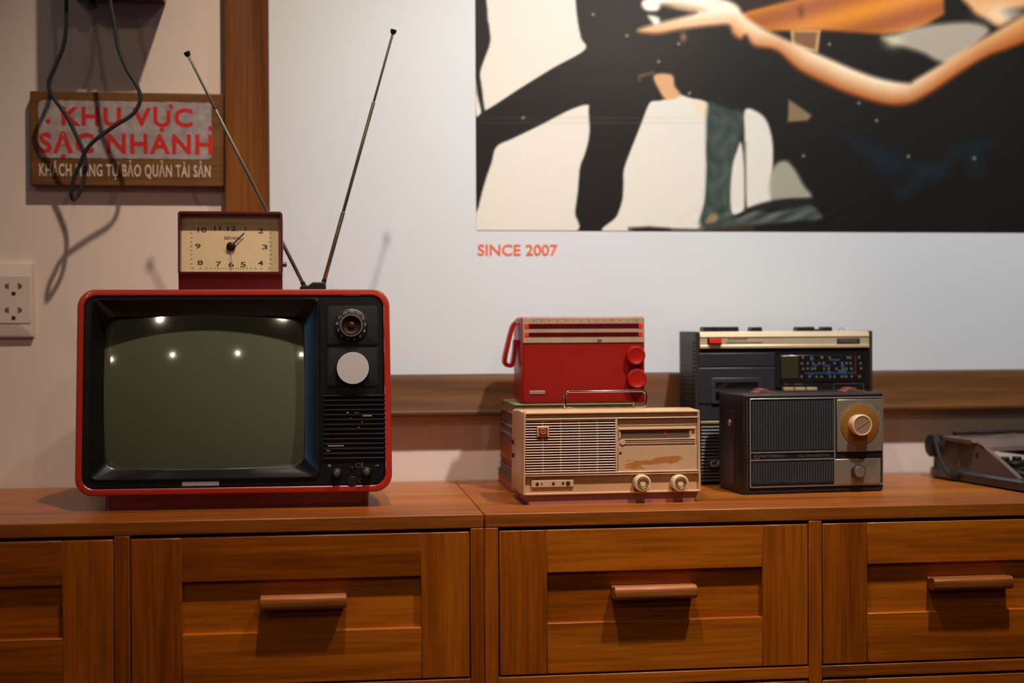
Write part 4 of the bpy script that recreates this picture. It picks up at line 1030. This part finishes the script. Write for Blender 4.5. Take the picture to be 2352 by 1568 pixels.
# ================================================================== dark leather transistor radio
M_LEA = mat('dark_leather', (24, 18, 18), 0.42, var=.25, vscale=40, bump=.35, bscale=500)
M_LEA2 = mat('oxblood_leather', (46, 20, 20), 0.4, var=.25, vscale=30, bump=.3, bscale=500)
M_TRIM = mat('chrome_trim', (190, 174, 166), 0.3, metal=.6, var=.1, vscale=60)
MZ = math.atan2(.1632-.1482, .8119-.5969)
mo_loc = Vector((.5969, .1482, TOP))
mo = thing('transistor_radio', 'dark leather-cased transistor radio with amber dial, in front of the cassette recorder', 'radio', mo_loc, MZ)
MM = frame(mo_loc, MZ)
def MZ_(a, b, y=0): return loc(MM, 1540+a/3.563, 720+b/3.563, y)
def MBx(a, b, c, d, y=0): return pbox(MM, 1540+a/3.563, 720+b/3.563, 1540+c/3.563, 720+d/3.563, y)
x0 = MZ_(592, 1300)[0]; x1 = MZ_(1746, 1300)[0]; zt_ = MZ_(1150, 652)[1]; dp_ = .103
def ML(ins, y, r=.003): return L3(rr(x0+ins, x1-ins, .0004+ins, zt_-ins, r, 5), y)
MB().loft([ML(.003, dp_), ML(0, dp_-.004), ML(0, .004), ML(.001, .001), ML(.003, 0), ML(.006, .0006), ML(.0065, .002)], cap1=True).part('case', [M_LEA], mo)
mb = MB(); 
zz = .008
while zz < zt_-.008:
    xx = MZ_(626, 1000)[0]; mb.tube([(xx, -.0004, zz), (xx, -.0009, zz+.0009), (xx, -.0004, zz+.0018)], .00032, 5); zz += .0034
mb.part('stitching', mat('tan_thread', (150, 100, 56), .7), mo)
def trimrect(a, b, c, d, wd, y0=-.0016, y1=.001):
    q = MBx(a, b, c, d); mb = MB(); o = rr(q[0], q[1], q[2], q[3], .0012, 3); i = rr(q[0]+wd, q[1]-wd, q[2]+wd, q[3]-wd, .0009, 3)
    mb.loft([L3(o, y1), L3(o, y0+.0003), L3(rr(q[0]+wd*.3, q[1]-wd*.3, q[2]+wd*.3, q[3]-wd*.3, .001, 3), y0), L3(i, y0), L3(i, y1)], cap0=False, cap1=False); return mb
fp = MBx(656, 694, 1732, 1404)
pan = MB().box(fp[0], fp[1], -.0004, .003, fp[2], fp[3]).part('front_panel', M_BLK2, mo)
trimrect(648, 688, 1738, 1410, .0011).part('panel_trim', M_TRIM, pan, label='thin chrome border')
mb = MB()
for zy in (1127, 1190):
    q = MBx(656, zy, 1338, zy+8); mb.box(q[0], q[1], -.0016, -.0003, q[2], q[3])
q = MBx(1338, 696, 1345, 1400); mb.box(q[0], q[1], -.0012, -.0003, q[2], q[3])
mb.part('trim_strip', M_TRIM, pan)
for (a, b, c, d) in ((664, 710, 1334, 1118), (664, 1208, 1330, 1388)):
    q = MBx(a, b, c, d); gg = MB().box(q[0], q[1], -.0008, -.0002, q[2], q[3]).part('speaker_grille', M_HOLE, pan)
    mb = MB(); n_ = 31
    for i in range(n_):
        x = q[0]+(i+.5)*(q[1]-q[0])/n_; mb.prism([(x-.0006, -.0006), (x-.00045, -.0022), (x+.00045, -.0022), (x+.0006, -.0006)], q[2]+.001, q[3]-.001, 'z')
    mb.part('grille_slats', mat('gunmetal', (80, 84, 90), .4, metal=.3), gg)
mb = MB(); text_mb(mb, 'MOTOROLA', MBx(738, 1154, 938, 1174), -.0007, .02); text_mb(mb, 'ALL TRANSISTOR', MBx(1045, 1152, 1302, 1170), -.0007, .01)
cx, cz = MZ_(705, 1165); ring = [(cx+.0042*math.cos(2*math.pi*k/24), -.0006, cz+.0042*math.sin(2*math.pi*k/24)) for k in range(24)]; mb.tube(ring, .0004, 6, closed=True)
mb.tube([(cx-.0028, -.0006, cz-.002), (cx-.0014, -.0006, cz+.002), (cx, -.0006, cz-.0012), (cx+.0014, -.0006, cz+.002), (cx+.0028, -.0006, cz-.002)], .0005, 6)
mb.part('maker_lettering', mat('dim_silver_ink', (104, 98, 88), .45, metal=.4), pan)
M_PLATE = mat('pale_metal_plate', (158, 142, 120), 0.32, metal=.6, var=.10, vscale=30)
q = MBx(1358, 700, 1730, 1126); pl = MB().box(q[0], q[1], -.0022, .0, q[2], q[3]).part('dial_plate', M_PLATE, pan, bevel=.0008)
cx, cz = MZ_(1552, 908, -.003); r1 = MZ_(1552+158, 908, -.003)[0]-cx
def amber():
    m, nt, N, Lk, B = new_mat('amber_dial')
    B.inputs['Base Color'].default_value = rgb((126, 86, 36)); B.inputs['Roughness'].default_value = .25; B.inputs['Coat Weight'].default_value = .5
    return m
am = MB().lathe([(r1, -.0022), (r1, -.0030), (r1*.96, -.0036), (r1*.5, -.0042)], (cx, 0, cz), n=56, cap0=False).part('amber_dial', amber(), pl)
mb = MB()
for i in range(48):
    a = 2*math.pi*i/48; l_ = .0022 if i % 4 else .0036; ra = r1*1.02
    ux, uz = math.cos(a), math.sin(a); nx_, nz_ = -uz*.00025, ux*.00025
    mb.add([(cx+ux*ra-nx_, -.00235, cz+uz*ra-nz_), (cx+ux*(ra+l_)-nx_, -.00235, cz+uz*(ra+l_)-nz_), (cx+ux*(ra+l_)+nx_, -.00235, cz+uz*(ra+l_)+nz_), (cx+ux*ra+nx_, -.00235, cz+uz*ra+nz_)], [(0,1,2,3)], 0, .5)
mb.part('dial_marks', mat('dial_mark_ink', (190, 176, 150), .5), pl)
cx2, cz2 = MZ_(1563, 912, -.016); r2_ = MZ_(1563+82, 912, -.016)[0]-cx2
kn = MB().lathe([(r2_*.94, -.004), (r2_*.97, -.012), (r2_, -.016), (r2_*.98, -.0185), (r2_*.92, -.0195), (r2_*.86, -.0195), (r2_*.84, -.0188)], (cx2, 0, cz2), n=48, cap1=False).part('tuning_knob', mat('ivory_knob_ring', (222, 184, 132), .35, coat=.2), pan)
MB().lathe([(r2_*.85, -.0189), (r2_*.5, -.0186)], (cx2, 0, cz2), n=40, cap0=False).part('knob_face', mat('grey_beige_face', (152, 126, 98), .4, metal=.3), kn)
d = Vector((.84, 0, .5)).normalized()*r2_*.78; n = Vector((-d.z, 0, d.x)).normalized()*.0006; c = Vector((cx2, -.0192, cz2))
MB().loft([[c-d-n, c+d-n, c+d+n, c-d+n], [p+Vector((0, .0005, 0)) for p in (c-d-n, c+d-n, c+d+n, c-d+n)]]).part('pointer_line', mat('orange_pointer', (176, 84, 40), .5), kn)
q = MBx(1342, 1186, 1716, 1392); vp = MB().box(q[0], q[1], -.0022, .0, q[2], q[3]).part('volume_plate', M_PLATE, pan, bevel=.0008)
cx, cz = MZ_(1544, 1292, -.008); r3 = MZ_(1544+52, 1292, -.008)[0]-cx
k = MB().lathe([(r3*1.02, -.0022), (r3*1.05, -.004), (r3, -.0095), (r3*.9, -.010)], (cx, 0, cz), n=36).part('volume_knob', mat('dark_metal_knob', (74, 66, 56), .3, metal=.7), vp)
MB().lathe([(r3*.84, -.010), (r3*.8, -.0115), (r3*.2, -.0118)], (cx, 0, cz), n=32, cap0=False).part('knob_cap', M_SILVER, k)
M_LUG = mat('red_brown_leather', (116, 58, 44), .5, var=.15)
for (a, b) in ((618, 800), (1398, 1580)):
    q = MBx(a, 600, b, 640, .05); c = (q[0]+q[1])/2+(.008 if a < 700 else -.004)
    q_ = (q[1]-q[0])/2
    mb = MB(); mb.prism([(c-q_, zt_-.0004), (c+q_, zt_-.0004), (c+q_, zt_+.0010), (c+.006, zt_+.002), (c+.003, zt_+.005), (c-.004, zt_+.006), (c-.010, zt_+.005), (c-.012, zt_+.002), (c-q_, zt_+.0010)], .035, .058, 'y').part('strap_lug', M_LUG, mo, bevel=.0008)
z = MZ_(518, 893, .05)[1]
mb = MB(); mb.lathe([(.0048, -.0016), (.0052, -.0004), (.0052, .0004)], (x0-.0002, .052, z), 'x', n=20).part('snap_stud', M_TRIM, mo)
MB().box(x0-.0008, x0+.0005, .034, .072, .012, z+.018).part('leather_flap', M_LEA2, mo, bevel=.0005)

# ================================================================== typewriter
M_TY = mat('worn_grey_enamel', (92, 74, 64), 0.45, var=.25, vscale=22, bump=.2, bscale=200)
M_TYD = mat('dark_slate_enamel', (44, 43, 44), 0.22, coat=.4, var=.35, vscale=26)
M_TYK = mat('dusty_black_metal', (34, 26, 22), .5, var=.4, vscale=60)
TA = Vector((.9530, .356, TOP)); TBp = Vector((1.0, .085, TOP))
ang = math.atan2(TBp.x-TA.x, TA.y-TBp.y)
ty = thing('typewriter', 'flat worn grey metal typewriter at the right end of the cabinets', 'typewriter', TA, ang)
TM_ = frame(TA, ang)
Lg = (TBp-TA).length; Wd = .30
# base tray, swept edge
def tray(ins, z, r=.03): return [(x, y, z) for x, y in rr(ins, Wd-ins, -Lg+ins, 0-ins, r, 6)]
MB().loft([tray(.006, 0.0), tray(.0, .003), tray(0, .014), tray(.003, .0175), tray(.008, .018)]).part('base_tray', M_TYD, ty)
SIDE = [(-.012, .016), (-.012, .030), (-.035, .058), (-.05, .064), (-.118, .064), (-.142, .058), (-.175, .044), (-.225, .020), (-.235, .0165)]
for a, b in ((.012, .020), (Wd-.020, Wd-.012)):
    MB().prism(SIDE, a, b, 'x').part('side_plate', M_TY, ty, bevel=.001)
MB().prism([(-.048, .060), (-.048, .067), (-.120, .067), (-.128, .062), (-.118, .058)], .006, Wd-.006, 'x').part('ribbon_cover', M_TY, ty, bevel=.0015)
mb = MB(); mb.prism([(-.120, .066), (-.146, .058), (-.150, .050), (-.124, .058)], .012, Wd-.012, 'x'); mb.part('cover_lip', M_TY, ty, bevel=.001)
MB().box(.021, Wd-.021, -.232, -.03, .0182, .024).part('machine_bed', M_TYK, ty)
pk = MB().lathe([(.014, .016), (.014, Wd-.016)], (0, -.022, .052), 'x', n=28).part('platen_roller', M_BLACKRUB, ty)
for x0_, s_ in ((-.001, 1), (Wd+.001, -1)):
    MB().lathe([(.013, 0), (.0175, .002*s_), (.0175, .010*s_), (.014, .0125*s_), (.006, .013*s_), (.006, .017*s_)], (x0_, -.022, .050), 'x', n=24).part('platen_knob', M_TYK, ty)
mb = MB(); mb.tube(catmull([(.003, -.030, .066), (-.004, -.045, .052), (-.006, -.062, .028), (-.004, -.078, .012), (-.002, -.088, .009)], 5), .0026, 8); mb.tube([(-.002, -.086, .009), (-.002, -.098, .008)], .0045, 8)
mb.part('return_lever', M_TYK, ty)
mb = MB(); mb.tube([(.009, -.085, .022), (.008, -.088, .066), (.012, -.09, .0685), (.11, -.088, .0705)], .0009, 6); mb.part('wire_guide', M_CHROME, ty)
MB().lathe([(.0035, -.0006), (.0035, .0002)], (.0119, -.128, .044), 'x', n=14).part('screw_hole', M_HOLE, ty)
mb = MB(); mb.box(.03, Wd-.03, -.047, -.037, .060, .0735); mb.box(.07, .1, -.05, -.047, .066, .073); mb.part('paper_rest', M_TYK, ty, bevel=.001)
for r_ in range(4):
    n_ = 10 if r_ else 11
    for c_ in range(n_):
        x = .045+c_*.0212+(r_*.005); y = -.150-r_*.0185; z = .040-r_*.0065
        MB().lathe([(.0062, -.004), (.0072, -.001), (.0072, .0005), (.006, .0016)], (x, y, z), 'z', n=12).part('key', M_TYK, ty)
mb = MB()
for i in range(24):
    a = R(200+140*i/23); mb.box(.15+.05*math.cos(a)-.0008, .15+.05*math.cos(a)+.0008, -.135, -.055, .040, .048+.004*math.sin(a*3))
mb.part('type_bars', M_TYK, ty)

# ================================================================== lamps
M_LAMPB = mat('lamp_black', (20, 20, 20), .5)
for (p, aim, pw, cone, colr, rad, lab) in SPOTS:
    P0 = Vector(p); d = (Vector(aim)-P0).normalized(); q = d.to_track_quat('-Z', 'Y')
    t = thing('ceiling_spotlight', lab, 'lamp', P0, group=None)
    Mr = q.to_matrix().to_4x4()
    mb = MB(); n = 28
    mb.lathe([(.038, .12), (.040, .115), (.040, -.004), (.036, -.004), (.034, .01), (.028, .05)], (0, 0, 0), 'z', n=n, cap1=True).part('housing', M_LAMPB, t, M=Mr)
    MB().lathe([(rad*1.1, .002), (rad*1.1, .0035)], (0, 0, 0), 'z', n=24).part('bulb', emit('bulb_glow', colr, 18), t, M=Mr)
    mb = MB(); mb.tube([(0, 0, .06), (0, 0, ZC-P0.z+.0)], .006, 8); mb.lathe([(.035, ZC-P0.z-.02), (.035, ZC-P0.z)], (0, 0, 0), 'z', n=20)
    mb.part('ceiling_mount', M_LAMPB, t)
    ld = bpy.data.lights.new('spot_beam', 'SPOT'); ld.energy = pw*2.2; ld.spot_size = R(cone); ld.spot_blend = .9; ld.color = colr; ld.shadow_soft_size = rad
    lo = bpy.data.objects.new('spot_beam', ld); COL.objects.link(lo); lo.parent = t
    lo.matrix_local = Mr @ Matrix.Translation((0, 0, -.012))
